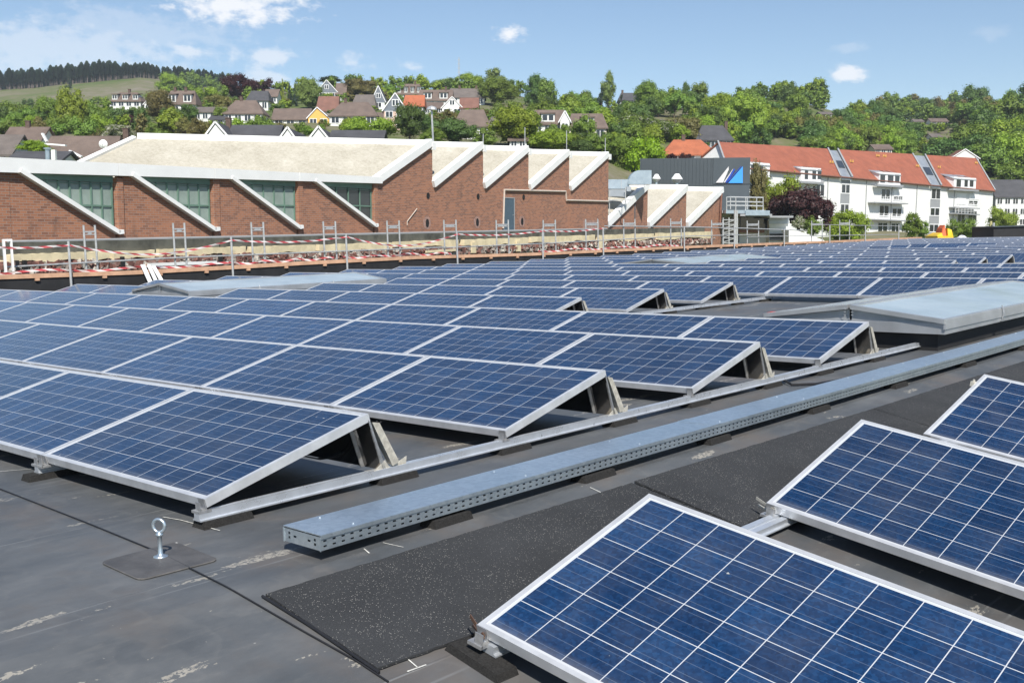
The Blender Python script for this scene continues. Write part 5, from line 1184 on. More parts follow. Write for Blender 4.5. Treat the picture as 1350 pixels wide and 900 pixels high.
# ================================================================== houses on the hillside
HRECT = []
M_CHIM = mat_plain('sooty_chimney', (.11, .075, .06), .9, 0, .25, 3)
def house(px0, px1, yr, ye, yb, label, roof='brown', wall=None, kind='eave', D=None, hip=.0, nwin=3, floors=1, chim=None, dorm=0, rot=0.0, peak=None, slate=False, timber=False):
    """px0..px1 wall extent, yr ridge, ye eave, yb base (photo rows); kind eave: ridge runs across the view, gable: gable end faces us"""
    RF = {'brown': M_TBRN, 'dark': M_TDRK, 'grey': M_TGRY, 'orange': M_TORG, 'redbrown': M_TRB}[roof]; WL = wall or M_RENDER
    pc = (px0 + px1) / 2; D = D or D_of(pc, yb); s = D / F_
    HRECT.append((min(px0, px1) - 1, max(px0, px1) + 1, yr, yb, D))
    o = unw(pc, 307, D); zr, ze = unw(pc, yr, D).z, unw(pc, ye, D).z; zb = min(unw(pc, yb, D).z, ground_pt(pc, D).z) - 1.5
    w = (px1 - px0) * s; base = Vector((o.x, D, zb)); zr -= zb; ze -= zb; gz = unw(pc, yb, D).z - zb
    t = thing('house', label, 'house', WT(base, rot), 'houses on the hillside'); hw = w / 2; ov = .35
    if kind == 'eave':
        d = min(max(w * .75, 6), 10); ym = d / 2; zr2 = zr
        m = MB(); m.box(-hw, hw, 0, d, 0, ze)
        if hip < .3:
            for x in (-hw, hw - .15): m.prism([(x, 0, ze), (x, d, ze), (x, ym, zr2 - .15 - hip * 0)], (.15, 0, 0)) if hip == 0 else None
        obj('wall', m, WL, t)
        hx = hip * hw; m = MB(); E = [(-hw - ov, -ov, ze - .1), (hw + ov, -ov, ze - .1), (hw + ov, d + ov, ze - .1), (-hw - ov, d + ov, ze - .1)]; r0, r1 = (-hw - ov + hx, ym, zr2), (hw + ov - hx, ym, zr2)
        dz = Vector((0, 0, -.22))
        for q in ([E[0], E[1], r1, r0], [E[2], E[3], r0, r1]): m.prism(q, dz)
        if hip > 0: m.prism([E[1], E[2], r1], dz); m.prism([E[3], E[0], r0], dz)
        rf = obj('roof', m, RF, t)
        xs_w = [(-hw + w * (k + .5) / nwin) for k in range(nwin)]; yf = -.05
        def roof_y(z): return -ov + (ym + ov) * (z - ze) / (zr2 - ze)
        for k in range(dorm):
            dx = -hw + w * (k + .5) / dorm; dw = min(w / dorm * .5, 2.4); zd0 = ze + (zr2 - ze) * .12; zd1 = ze + (zr2 - ze) * .62; ya = roof_y(zd0)
            dd = link('dormer', None, t); m = MB(); m.box(dx - dw / 2, dx + dw / 2, ya, ya + 3, zd0, zd1); obj('dormer_wall', m, M_RENDER, dd)
            m = MB(); m.hexa([(dx - dw / 2 - .2, ya - .25, zd1), (dx + dw / 2 + .2, ya - .25, zd1), (dx + dw / 2 + .2, ya + 3.5, zd1 + .5), (dx - dw / 2 - .2, ya + 3.5, zd1 + .5), (dx - dw / 2 - .2, ya - .25, zd1 + .2), (dx + dw / 2 + .2, ya - .25, zd1 + .2), (dx + dw / 2 + .2, ya + 3.5, zd1 + .7), (dx - dw / 2 - .2, ya + 3.5, zd1 + .7)]); obj('dormer_roof', m, RF, dd)
            m = MB()
            for q in (-1, 1): m.box(dx + q * dw * .23 - dw * .17, dx + q * dw * .23 + dw * .17, ya - .04, ya - .003, zd0 + .25, zd1 - .2)
            obj('pane', m, M_PANE, dd)
    else:
        d = 10; m = MB(); xp = 0 if peak is None else (peak - pc) * s
        m.prism([(-hw, 0, 0), (hw, 0, 0), (hw, 0, ze), (xp, 0, zr - .1), (-hw, 0, ze)], (0, d, 0)) if not slate else m.box(-hw, hw, 0, d, 0, ze)
        obj('wall', m, WL, t)
        if slate: m = MB(); m.prism([(-hw, -.03, ze - .3), (hw, -.03, ze - .3), (hw, -.03, ze), (xp, -.03, zr - .1), (-hw, -.03, ze)], (0, d, 0)); obj('slate_gable', m, M_SLATEW, t)
        m = MB()
        for sd in (-1, 1):
            e = Vector((sd * (hw + .35), -.12, ze - .25)); r = Vector((xp, -.12, zr)); dn = Vector((0, 0, -.25)); q = [e, r, r + Vector((0, d + .8, 0)), e + Vector((0, d + .8, 0))]; m.prism(q, dn)
        rf = obj('roof', m, RF, t)
        m = MB()
        for sd in (-1, 1): m.bar((sd * (hw + .35), -.15, ze - .25), (xp, -.15, zr), .05, .20)
        obj('bargeboard', m, M_WFR, t)
        xs_w = [(-hw + w * (k + .5) / nwin) for k in range(nwin)]; yf = -.08 if slate else -.05
        if zr - ze > 2.5:
            m = MB(); gx = xp; m.box(gx - .65, gx + .65, yf - .02, yf + .06, ze + (zr - ze) * .22, ze + (zr - ze) * .22 + 1.3); wd = obj('gable_window', m, M_WFR, t); m = MB()
            for q in (-1, 1): m.box(gx + q * .3 - .22, gx + q * .3 + .22, yf - .05, yf - .022, ze + (zr - ze) * .22 + .12, ze + (zr - ze) * .22 + 1.15)
            obj('pane', m, M_PANE, wd)
    hh = ze - gz; fl = max(1, floors)
    for f in range(fl):
        z0 = gz + hh * (f + .30) / fl; z1 = gz + hh * (f + .82) / fl
        if z1 - z0 < .5: continue
        for xw in xs_w:
            ww = min(w / nwin * .30, .75); m = MB(); m.box(xw - ww - .1, xw + ww + .1, yf - .03, yf + .06, z0 - .1, z1 + .1); wd = obj('window', m, M_WFR, t)
            m = MB(); m.box(xw - ww, xw - .06, yf - .06, yf - .032, z0, z1); m.box(xw + .06, xw + ww, yf - .06, yf - .032, z0, z1); obj('pane', m, M_PANE, wd)
    for cx in (chim or []):
        x = (cx - pc) * s; yy = (d / 2 if kind == 'eave' else 4); zc = zr - (0.0 if kind == 'eave' else abs(x) / hw * (zr - ze) * .9); m = MB(); m.box(x - .3, x + .3, yy - .3, yy + .3, zc - 1.2, zc + .75); m.box(x - .36, x + .36, yy - .36, yy + .36, zc + .752, zc + .84); obj('chimney', m, M_CHIM, rf)
    return t
NB = M_RENDER
house(151, 191, 120, 133, 152, 'white villa with brown hipped roof and dormers above the blossoming bush', 'brown', hip=.5, dorm=3, nwin=4, chim=[172], floors=2)
house(222, 262, 117.5, 137, 156, 'white house with brown roof right of the round bright tree', 'brown', hip=.3, dorm=2, nwin=4, chim=[246, 232], floors=1)
house(299, 349, 130, 149, 164, 'white house with low brown hipped roof behind the slate-roofed gable', 'brown', hip=.55, nwin=4, chim=[318], floors=1)
house(260, 300, 139, 147, 160, 'half-hidden flat-looking white house left of the brown hipped roof', 'grey', hip=.2, nwin=4)
house(10, 57, 164.5, 186, 200, 'brown-roofed house with white gable at the far left edge', 'brown', kind='eave', nwin=2, chim=[31], D=150)
house(56, 152, 176, 213, 236, 'broad brown-roofed house with satellite dish behind the white fascia', 'brown', nwin=3, chim=[158], D=118, hip=.12)
house(13, 78, 196, 213, 236, 'low house with nearly black roof and silver vent at far left', 'dark', nwin=2, D=100)
house(-40, 18, 174, 203, 222, 'grey-roofed house cut off by the left edge of the view', 'grey', nwin=2, D=118)
house(272, 306, 160.5, 184, 205, 'white gable with slate roof, leftmost behind the long beige roof', 'dark', kind='gable', peak=288, D=128, nwin=2)
house(305, 366, 161.5, 184, 205, 'long slate roof running right from the white gable', 'dark', nwin=2, chim=[297], D=131)
house(371, 392, 167.5, 185, 205, 'small white gable with triangular window behind the beige roof ridge', 'dark', kind='gable', peak=382, D=128, nwin=1)
house(408, 437, 166.5, 187, 205, 'white gable of the right slate-roofed house behind the ridge', 'dark', kind='gable', peak=422.5, D=127, nwin=2)
house(438, 503, 168.5, 187, 205, 'long slate roof directly right of the right white gable', 'dark', nwin=2, D=130)
house(409, 436, 141.5, 155, 166.5, 'yellow gable-fronted house amid white houses', 'brown', M_YELL, kind='gable', peak=421, nwin=2, D=232)
house(363, 409, 141, 157, 168, 'brown-roofed house wing joined to the yellow gable', 'brown', nwin=3, D=235)
house(437, 498, 132, 152, 166, 'white house with wide brown hipped roof right of the yellow gable', 'brown', hip=.5, nwin=4, chim=[455])
house(421, 447, 125, 146, 154, 'white house with red-brown roof above the yellow house', 'redbrown', kind='eave', nwin=2, hip=.1)
house(422, 447, 105.5, 121, 132, 'slate-gabled house at the hilltop beside the flat dark cedar', 'brown', M_RENDER, kind='gable', peak=434, slate=True, nwin=2)
house(446, 458, 108, 124, 132, 'brown roof wing right of the hilltop slate gable', 'brown', nwin=1)
house(467, 496, 123, 140, 148, 'brown-roofed house half hidden by the olive-brown tree', 'grey', nwin=3, hip=.3)
house(493, 509, 113, 134, 144, 'narrow dark gabled house right of the olive-brown tree', 'dark', M_RENDER, kind='gable', slate=True, nwin=1)
house(508, 536, 122.5, 145, 172, 'tall house with slate gable over a pinkish wall', 'brown', M_PINK, kind='gable', peak=523, slate=True, nwin=2, floors=2)
house(535, 559, 123, 139, 165, 'house wing with bright red-orange roof beside the slate gable', 'orange', hip=.1, nwin=2, floors=2, D=218)
house(524, 558, 109, 124, 134, 'brown mansard house with a row of white dormers on the hilltop', 'brown', hip=.35, dorm=4, nwin=4, chim=[548])
house(555, 596, 116.5, 132, 146, 'white house with long brown roof on the hilltop left of centre', 'brown', dorm=2, nwin=4, chim=[588])
house(595, 639, 114.5, 128, 140, 'long brown roof at the hilltop below the aerial mast', 'grey', nwin=4, chim=[606, 628])
house(584, 610, 127.5, 142, 152, 'white pointed gable with slate slope below the hilltop roofs', 'brown', kind='gable', peak=597, nwin=2)
house(608, 630, 127, 142, 152, 'red-brown roof attached right of the pointed white gable', 'redbrown', nwin=2)
house(600, 645, 142, 166, 184, 'white house with broad brown hipped roof above the sawtooth wall', 'brown', hip=.45, nwin=3, floors=1)
house(703, 741, 142.5, 163, 178, 'brown-roofed house left of the white gable, right of centre', 'brown', nwin=3, dorm=1, D=196)
house(738, 750, 146, 160, 178, 'narrow white gable end joined to the brown roof right of centre', 'brown', kind='gable', nwin=1, D=194)
house(750, 798, 147.5, 168, 188, 'beige house with brown mansard roof and wide white dormer', 'brown', M_CREAMR, hip=.25, dorm=1, nwin=3, floors=1)
house(815, 845, 121, 132, 139, 'dark slate-roofed house on the skyline beside the tall pale tree', 'dark', M_SLATEW, hip=.3, nwin=3, chim=[820], D=338)
house(872, 890, 156, 160, 168, 'tiny white house peeking out left of the brown tree', 'grey', nwin=2)
house(917, 963, 163.5, 184, 198, 'dark grey house with hipped slate roof behind the red roof', 'dark', M_SLATEW, hip=.5, nwin=3, chim=[958])
house(874, 942, 182, 203, 216, 'white house with bright red hipped roof and chimney above the grey hall', 'orange', hip=.55, nwin=3, chim=[903], D=182)
house(1200, 1212, 156, 160, 164, 'small white house on the far valley slope, left of two', 'grey', nwin=2)
house(1222, 1244, 155, 160, 166, 'wide white house with brown roof on the far valley slope', 'brown', nwin=3)
house(1250, 1286, 196.5, 208, 222, 'white house with dark red roof right behind the apartment roof', 'redbrown', kind='gable', nwin=3, D=262)
house(1311, 1352, 236, 259, 300, 'timbered white house with dark roof at the right edge', 'dark', nwin=4, floors=3, D=232)
house(1078, 1092, 146, 150, 156, 'tiny white house on the wooded skyline above the apartment roof', 'grey', nwin=2, D=330)
house(1224, 1236, 175, 180, 186, 'tiny brown-roofed house low in the wooded valley', 'grey', nwin=1)
house(1150, 1172, 189, 196, 206, 'yellowish house half hidden right behind the apartment ridge', 'brown', M_CREAMR, nwin=3, D=262)
house(655, 690, 137, 144, 150, 'low brown roof between the green trees right of the mast', 'brown', nwin=3)
house(330, 357, 118, 132, 147, 'dark-roofed white house directly below the smaller copper tree', 'dark', hip=.3, nwin=3)
house(353, 369, 116, 127, 137, 'small brown-roofed house right of the smaller copper tree', 'brown', nwin=2)
house(496, 512, 146, 156, 165, 'small white house with brown roof left of the tall slate-gabled house', 'brown', nwin=2)
house(561, 583, 133, 142, 151, 'low white house between the red-orange roof and the pointed white gable', 'brown', nwin=3)
house(647, 668, 152, 160, 170, 'small house with grey roof right of the broad brown hipped roof', 'grey', hip=.3, nwin=2)
house(281, 299, 149, 157, 165, 'tiny white house in front of the half-hidden white one', 'dark', nwin=2)
house(196, 214, 127, 137, 150, 'small white gable between the two villas', 'brown', kind='gable', nwin=2)
house(380, 404, 150, 158, 168, 'low white house with dark roof left of the yellow gable wing', 'dark', nwin=3, D=245)
house(672, 694, 176, 184, 196, 'low roof among the bushes behind the second sawtooth', 'brown', nwin=2)
# satellite dish, silver vent, hanging white boards on the near roofs
p = unw(136, 190, 117); t = thing('satellite_dish', 'white satellite dish on the broad brown roof at left', 'satellite dish', WT((p.x, 117, p.z)))
m = MB(); m.lathe([(0, .16), (.25, .12), (.48, 0), (.46, -.02), (.24, .09), (0, .13)], 14); o = obj('dish', m, M_WHITE, t); o.matrix_local = Matrix.Rotation(R_(95), 4, 'X'); m = MB(); m.tube([(0, .1, 0), (0, .15, -1.0)], .04, 6); m.tube([(0, -.02, 0), (0, -.4, -.1)], .02, 5); obj('mount', m, M_TIN, t)
p = unw(63, 205, 99); t = thing('roof_vent', 'silver vent pipe on the nearly black roof', 'roof vent', WT((p.x, 99, p.z)))
m = MB(); m.lathe([(.22, -1), (.22, .55), (.34, .56), (.34, .68), (0, .72)], 10); obj('pipe', m, M_GALV, t); m = MB(); m.box(.4, .75, -.2, .2, -.4, .5); obj('box', m, M_WHITE, t)
for i, (x0, y0, x1, y1, D) in enumerate(((56, 176, 62, 187, 117), (60, 190, 87, 192, 113), (92, 199, 108, 207, 110))):
    m = MB(); m.bar(unw(x0, y0, D), unw(x1, y1, D), .5, .16); tag(obj('white_fascia_board', m, M_WHITE), ['upper white verge board on the brown roofs at left', 'middle white gutter board on the brown roofs at left', 'lowest white gable board just above the white fascia'][i], 'board')
m = MB(); a, b = unw(605, 106, 395), unw(605, 76, 395); m.tube([a - Vector((0, 0, 8)), b], .16, 5)
for k in range(4): q = a.lerp(b, .35 + .18 * k); m.box(q.x - .5, q.x + .5, q.y - .1, q.y + .1, q.z - .1, q.z + .1)
tag(obj('aerial_mast', m, M_TIN), 'thin aerial mast rising above the hilltop trees', 'mast')
m = MB(); a, b = unw(571, 187, 100), unw(569, 146, 100); m.tube([a, b], .09, 6); m.lathe([(0, .0), (.5, .05), (.42, .3), (0, .45)], 8, 0, tuple(b)); tag(obj('street_lamp', m, M_TIN), 'slim street lamp behind the sawtooth roof ridge', 'lamp')

# ================================================================== trees
def crown_mesh(kind, seed, lumps=26, leaves=75, shape='round', leaf=.075):
    r = random.Random(seed); mb = MB(); cl = []
    for i in range(lumps):
        for _ in range(40):
            u = Vector((r.uniform(-1, 1), r.uniform(-1, 1), r.uniform(-1, 1)))
            if u.length > 1: continue
            if shape == 'round': c = Vector((u.x * .36, u.y * .36, .56 + u.z * .34)); break
            if shape == 'tall': c = Vector((u.x * .30 * (1 - .35 * abs(u.z)), u.y * .30, .52 + u.z * .42)); break
            if shape == 'cone': z = r.random() ** 1.4; c = Vector((u.x * .42 * (1 - z), u.y * .42 * (1 - z), .10 + z * .84)); break
            if shape == 'wide': c = Vector((u.x * .42, u.y * .42, .52 + u.z * .30)); break
            if shape == 'bush': c = Vector((u.x * .38, u.y * .38, .42 + u.z * .38)); break
        rad = r.uniform(.10, .19) * (1.0 if shape != 'cone' else (1.05 - c.z * .75)); cl.append((c, rad))
    for c, rad in cl:
        n = int(leaves * (rad / .15) ** 2)
        for k in range(n):
            d = Vector((r.gauss(0, 1), r.gauss(0, 1), r.gauss(0, 1) + .25)).normalized(); rr = rad * (r.random() ** .33) * r.uniform(.85, 1.18)
            p = c + d * rr; s = leaf * r.uniform(.5, 1.1) * .5
            nn = (d * 1.25 + Vector((r.uniform(-.8, .8), r.uniform(-.8, .8), r.uniform(-.4, .9)))).normalized(); a = nn.orthogonal().normalized(); a = Matrix.Rotation(r.uniform(0, 6.28), 3, nn) @ a; b = nn.cross(a)
            mb.quad(p - a * s, p - b * s * .6, p + a * s, p + b * s * .6)
        # opaque inner mass so the crown is not see-through everywhere
        q = rad * .62; mb.hexa([c + Vector(v) * q for v in ((-.7, -.7, -.6), (.7, -.7, -.6), (.7, .7, -.6), (-.7, .7, -.6), (-.55, -.55, .7), (.55, -.55, .7), (.55, .55, .7), (-.55, .55, .7))])
    return mb.mesh('crown', LEAF[kind])
def trunk_mesh(shape, seed):
    r = random.Random(seed); mb = MB(); top = .5 if shape != 'cone' else .9
    mb.tube([(0, 0, -.08), (.01, 0, .12), (r.uniform(-.02, .02), r.uniform(-.02, .02), .3), (r.uniform(-.03, .03), 0, top)], [.035, .028, .022, .008], 7)
    if shape != 'cone':
        for k in range(6):
            a = k * 1.05 + r.random(); z = r.uniform(.2, .42); mb.tube([(0, 0, z), (.12 * math.cos(a), .12 * math.sin(a), z + .12), (.27 * math.cos(a), .27 * math.sin(a), z + .26)], [.014, .010, .004], 5)
    return mb.mesh('trunk', M_BARK)
CROWNS = {}
def crown(kind, shape, v, big=False):
    key = (kind, shape, v, big)
    if key not in CROWNS: CROWNS[key] = crown_mesh(kind, hash(shape) % 97 * 0 + v * 31 + len(kind) * 7 + len(shape), 44 if big else 30, 190 if big else 110, shape, .046 if big else .064)
    return CROWNS[key]
TRUNKS = {}
SHAPES = {'conifer': 'cone'}
TN = {'cone': 'conifer_tree'}
NT_ = [0]
def tree(px, y0, yb, w, kind, label, shape=None, D=None, group=None, big=False, name=None):
    shape = shape or SHAPES.get(kind, 'round'); D = D or D_of(px, yb); s = D / F_; NT_[0] += 1
    b = unw(px, yb, D); h = (yb - y0) * s * 1.06; wid = w * s * 1.12; v = NT_[0] % 3
    w *= 1.12 if (shape != 'tall' and shape != 'cone' and w < 80) else 1.0; wid = w * s * 1.12
    nm = name or ('conifer_tree' if shape == 'cone' else 'bush' if shape == 'bush' else 'broadleaf_tree')
    t = thing(nm, label, 'bush' if shape == 'bush' else 'tree', WT((b.x, D + wid * .3, b.z - h * .03), NT_[0] * 2.399), group)
    c = link('crown', crown(kind, shape, v, big), t); c.scale = (wid, wid, h)
    k = (shape, v)
    if k not in TRUNKS: TRUNKS[k] = trunk_mesh(shape, v + 5)
    tk = link('trunk', TRUNKS[k], t); tk.scale = (wid * .9, wid * .9, h)
    return t
TREES = [
 (222, 96, 128, 37, 'bright', 'round bright green tree alone on the slope below the spruce wood'), (90, 112, 178, 48, 'bright', 'tall yellow-green poplar-like tree left of the white villa', 'tall'),
 (60, 126, 166, 34, 'mid', 'green tree left of the tall yellow-green one'), (15, 132, 168, 40, 'mid', 'bushy green tree above the white gable at the far left'), (89, 93, 118, 11, 'conifer', 'single dark conifer standing before the spruce wood'),
 (-2, 138, 172, 26, 'dark', 'dark tree cut by the left edge'), (35, 140, 172, 28, 'mid', 'small green tree between the left-edge tree and the poplar'), (120, 136, 172, 36, 'mid', 'green tree directly right of the tall yellow-green one'),
 (313, 95, 134, 42, 'copper', 'large dark copper beech at the left hilltop', 'wide'), (347, 102, 128, 26, 'copper', 'smaller dark copper tree right of the large copper beech'), (207, 118, 160, 38, 'olive', 'olive-brown tree in front of the white villas'),
 (268, 112, 138, 32, 'bright', 'yellow-green tree left of the large copper beech'), (284, 124, 150, 40, 'olive', 'olive-brown tree below the large copper beech'), (165, 147, 166, 22, 'copper', 'small dark red bush-like tree under the white villa', 'bush'),
 (150, 160, 186, 44, 'blossom', 'white-blossoming bush left of the beige roof', 'bush'), (231, 163, 182, 20, 'blossom', 'small white-blossoming bush above the beige roof ridge', 'bush'), (185, 142, 178, 22, 'dark', 'dark narrow tree right of the white-blossoming bush'),
 (246, 136, 166, 27, 'dark', 'dark green tree between the two villas'), (289, 138, 164, 24, 'mid', 'bluish green tree left of the brown hipped roof'), (258, 160, 182, 42, 'mid', 'low green hedge-like tree above the beige roof ridge', 'bush'),
 (205, 158, 184, 34, 'mid', 'green bush between the two blossoming bushes', 'bush'), (40, 181, 202, 40, 'bright', 'bright bush growing between the brown roofs at left', 'bush', 112), (110, 160, 186, 34, 'olive', 'brownish bush above the broad brown roof', 'bush'),
 (70, 150, 184, 26, 'mid', 'green tree rising behind the brown roofs at left'), (372, 104, 140, 11, 'bright', 'slim yellow-green conifer left of the dark pair', 'cone'), (381, 108, 142, 11, 'conifer', 'left one of two slim dark conifers'), (389, 105, 142, 12, 'conifer', 'right one of two slim dark conifers'),
 (405, 100, 146, 36, 'pale', 'loose pale green tree above the yellow house'), (434, 98.5, 112, 26, 'conifer', 'flat dark cedar crown behind the hilltop slate gable', 'wide'), (470, 100, 132, 58, 'olive', 'broad olive-brown tree on the hilltop', 'wide'),
 (520, 107, 134, 28, 'mid', 'green tree between olive-brown tree and mansard house'), (484, 148, 188, 62, 'bright', 'bright green tree behind the beige roof ridge', 'wide'), (539, 134, 188, 42, 'dark', 'dark green tree in front of the red-orange roof'),
 (597, 150, 190, 54, 'dark', 'broad dark green tree behind the first sawtooth tip', 'wide'), (572, 165, 192, 34, 'mid', 'green bush left of the broad dark tree', 'bush'), (586, 101, 122, 42, 'mid', 'round green tree left of the aerial mast', 'wide'), (622, 94, 122, 36, 'bright', 'round bright tree right of the aerial mast'),
 (652, 90, 122, 32, 'pale', 'pale green tree at the highest point of the hilltop'), (658, 99, 142, 50, 'mid', 'large green tree right of the hilltop roofs'), (668, 130, 164, 42, 'mid', 'green tree below the large hilltop tree'), (678, 140, 196, 64, 'bright', 'large bright tree behind the second sawtooth'),
 (640, 165, 194, 30, 'mid', 'green bush right of the white hipped-roof house', 'bush'), (704, 96, 142, 40, 'dark', 'left one of the twin tall trees on the skyline', 'tall'), (724, 102, 146, 30, 'mid', 'right one of the twin tall trees on the skyline'), (757, 120, 146, 26, 'mid', 'small round tree on the skyline right of the twins'),
 (776, 120, 148, 20, 'dark', 'dark small tree on the skyline left of the tall pale tree'), (802, 94, 140, 26, 'pale', 'tall pale poplar on the skyline', 'tall'), (794, 114, 162, 32, 'conifer', 'broad dark conifer at the foot of the tall pale poplar'), (820, 124, 152, 22, 'conifer', 'dark conifer right of the tall pale poplar'),
 (858, 106, 152, 44, 'mid', 'large green tree right of the dark skyline house'), (891, 117, 156, 32, 'mid', 'green tree right of the large tree beside the skyline house'), (906, 108, 146, 20, 'dark', 'narrow dark tree behind the round green skyline tree', 'tall'), (922, 108, 146, 30, 'mid', 'round green skyline tree above the copper tree'),
 (948, 118, 160, 42, 'bright', 'green tree behind the dark copper tree'), (986, 124, 166, 46, 'mid', 'green tree left of the bright tree above the apartment roof'), (958, 141, 170, 30, 'copper', 'dark copper tree above the slate-roofed house'), (906, 150, 190, 52, 'olive', 'olive-brown tree above the red hipped roof', 'wide'),
 (843, 142, 190, 88, 'candle', 'broad chestnut tree with white flower candles', 'wide'), (690, 142, 196, 50, 'mid', 'green tree behind the third sawtooth'), (724, 168, 202, 58, 'bright', 'bright bushy tree behind the fourth sawtooth', 'wide'), (738, 160, 192, 28, 'mid', 'green tree between the brown roof and the bright bushy tree'),
 (800, 172, 216, 58, 'mid', 'green tree behind the last sawtooth', 'wide'), (765, 178, 208, 40, 'dark', 'dark low tree left of the last sawtooth', 'bush'), (850, 176, 244, 58, 'lime', 'vivid lime green tree behind the silver duct', 'round', 176), (817, 190, 244, 34, 'mid', 'green tree between last sawtooth and lime tree', 'round', 178),
 (904, 199, 216, 18, 'copper', 'left dark red bush on the grey hall roof line', 'bush', 178), (886, 200, 216, 16, 'copper', 'right-hand dark red bush beside the white wall', 'bush', 178), (985, 126, 192, 56, 'bright', 'large bright green tree above the left end of the apartment roof'), (770, 150, 196, 30, 'mid', 'tree beside the beige mansard house'),
 (1000, 213, 292, 36, 'olive', 'brownish green tree directly right of the grey hall', 'tall', 147), (1030, 217, 296, 58, 'bright', 'green tree between the grey hall and the copper beech', 'bush', 152), (1061, 243, 308, 76, 'copper', 'wide copper beech in front of the apartment building', 'wide', 148), (1122, 269, 322, 58, 'bright', 'bright young tree right of the wide copper beech', 'bush', 151),
 (1092, 262, 300, 24, 'copper', 'thin copper shrub between the copper beech and apartment wall', 'tall', 153), (1206, 281, 315, 32, 'mid', 'slender young tree before the apartment stairwell', 'tall', 156), (1275, 282, 320, 42, 'mid', 'round young tree before the right apartment balconies', 'bush', 158), (1055, 282, 308, 18, 'blossom', 'small white-flowering shrub below the copper beech', 'bush', 142),
 (1073, 285, 318, 26, 'mid', 'green shrub right of the white-flowering one', 'round', 144), (1326, 272, 312, 38, 'bright', 'bright tree at right end of the apartment building', 'round', 215), (1322, 240, 290, 30, 'dark', 'dark green tree beside the timbered house', 'tall', 235), (1218, 287, 314, 20, 'mid', 'low shrub beside the slender young tree', 'bush', 157),
]
for e in TREES:
    px, y0, yb, w, kind, lab = e[:6]; shape = e[6] if len(e) > 6 else None; D = e[7] if len(e) > 7 else None
    tree(px, y0, yb, w, kind, lab, shape, D, None, big=(w > 33))
# woods: trees that read alike, each still its own thing
rnd = random.Random(11)
def covered(px, y0, y1, w, D):
    for (a, b, c, d, hd) in HRECT:
        if px + w * .45 > a and px - w * .45 < b and y1 > c and y0 < d and D < hd + 4 and (y0 < c + .62 * (d - c)) and min(y1, d) - max(y0, c) > 2: return d - .34 * (d - c)
    return 0
WOODS = []
def wood(n, xr, yfun, size, kinds, label, group, dens=None):
    for i in range(n):
        px = xr[0] + (xr[1] - xr[0]) * ((i + rnd.random()) / n); yb = yfun(px, rnd.random()); D = D_of(px, yb); w = rnd.uniform(*size) * (270.0 / max(D, 120)) ** .8; h = w * rnd.uniform(.85, 1.2)
        for _ in range(3):
            cv = covered(px, yb - h, yb, w, D)
            if cv: w *= max(.45, (yb - cv) / h) ** .6; h = yb - cv
        if h < 8 or covered(px, yb - h, yb, w, D): continue
        k = rnd.choice(kinds); WOODS.append((w, px, yb - h, yb, k, label % {'bright': 'bright green', 'mid': 'green', 'dark': 'dark green', 'olive': 'brownish green', 'pale': 'pale green', 'copper': 'dark red', 'conifer': 'dark'}[k], D, group))
wood(64, (985, 1088), lambda x, t: 190 - 62 * t ** .7, (26, 36), ['mid', 'mid', 'bright', 'dark'], '%s tree in the rounded wood on the hill above the apartments', 'trees of the rounded wood above the apartments')
wood(110, (1060, 1250), lambda x, t: 214 - 52 * t, (28, 38), ['mid', 'olive', 'mid', 'dark', 'bright'], '%s tree in the belt of woodland behind the red apartment roof', 'trees of the belt behind the apartment roof')
wood(60, (1150, 1320), lambda x, t: 172 - 24 * t, (34, 46), ['mid', 'dark', 'mid', 'olive'], '%s tree in the far wood closing the valley at right', 'trees of the far valley wood')
wood(64, (1235, 1400), lambda x, t: 262 - 112 * t, (40, 60), ['mid', 'dark', 'bright', 'mid', 'dark'], '%s tree on the steep wooded slope at the right edge', 'trees of the steep slope at right')
wood(85, (685, 1010), lambda x, t: 200 - 56 * t, (26, 36), ['mid', 'bright', 'mid', 'dark'], '%s garden tree on the slope between poplar and bright tree', 'garden trees on the middle slope')
wood(150, (-30, 690), lambda x, t: 190 - 52 * t, (17, 28), ['mid', 'bright', 'dark', 'mid', 'olive'], '%s garden tree among the houses of the left hillside', 'garden trees on the left slope')
wood(40, (-30, 340), lambda x, t: 160 - 22 * t + (6 if x < 120 else 0), (16, 26), ['mid', 'pale', 'bright', 'mid'], '%s shrub-like tree at the foot of the far clearing', 'shrubs at the foot of the clearing')
wood(26, (340, 690), lambda x, t: 124 + 10 * t, (24, 34), ['mid', 'dark', 'bright'], '%s tree between the hilltop roofs', 'trees between the hilltop roofs')
wood(16, (215, 305), lambda x, t: 112 + 18 * t, (30, 40), ['mid', 'dark', 'mid'], '%s broadleaf tree on the right flank of the spruce hill', 'broadleaf trees flanking the spruce wood')
WOODS.sort(key=lambda e: -e[0]); NOBJ = 292 - sum(1 for e in TREES if not (len(e) > 6 and e[6] == 'bush') and e[4] != 'conifer')
for (w, px, y0, yb, k, lab, D, grp) in WOODS[:NOBJ]: tree(px, y0, yb, w, k, lab, None, D, grp)
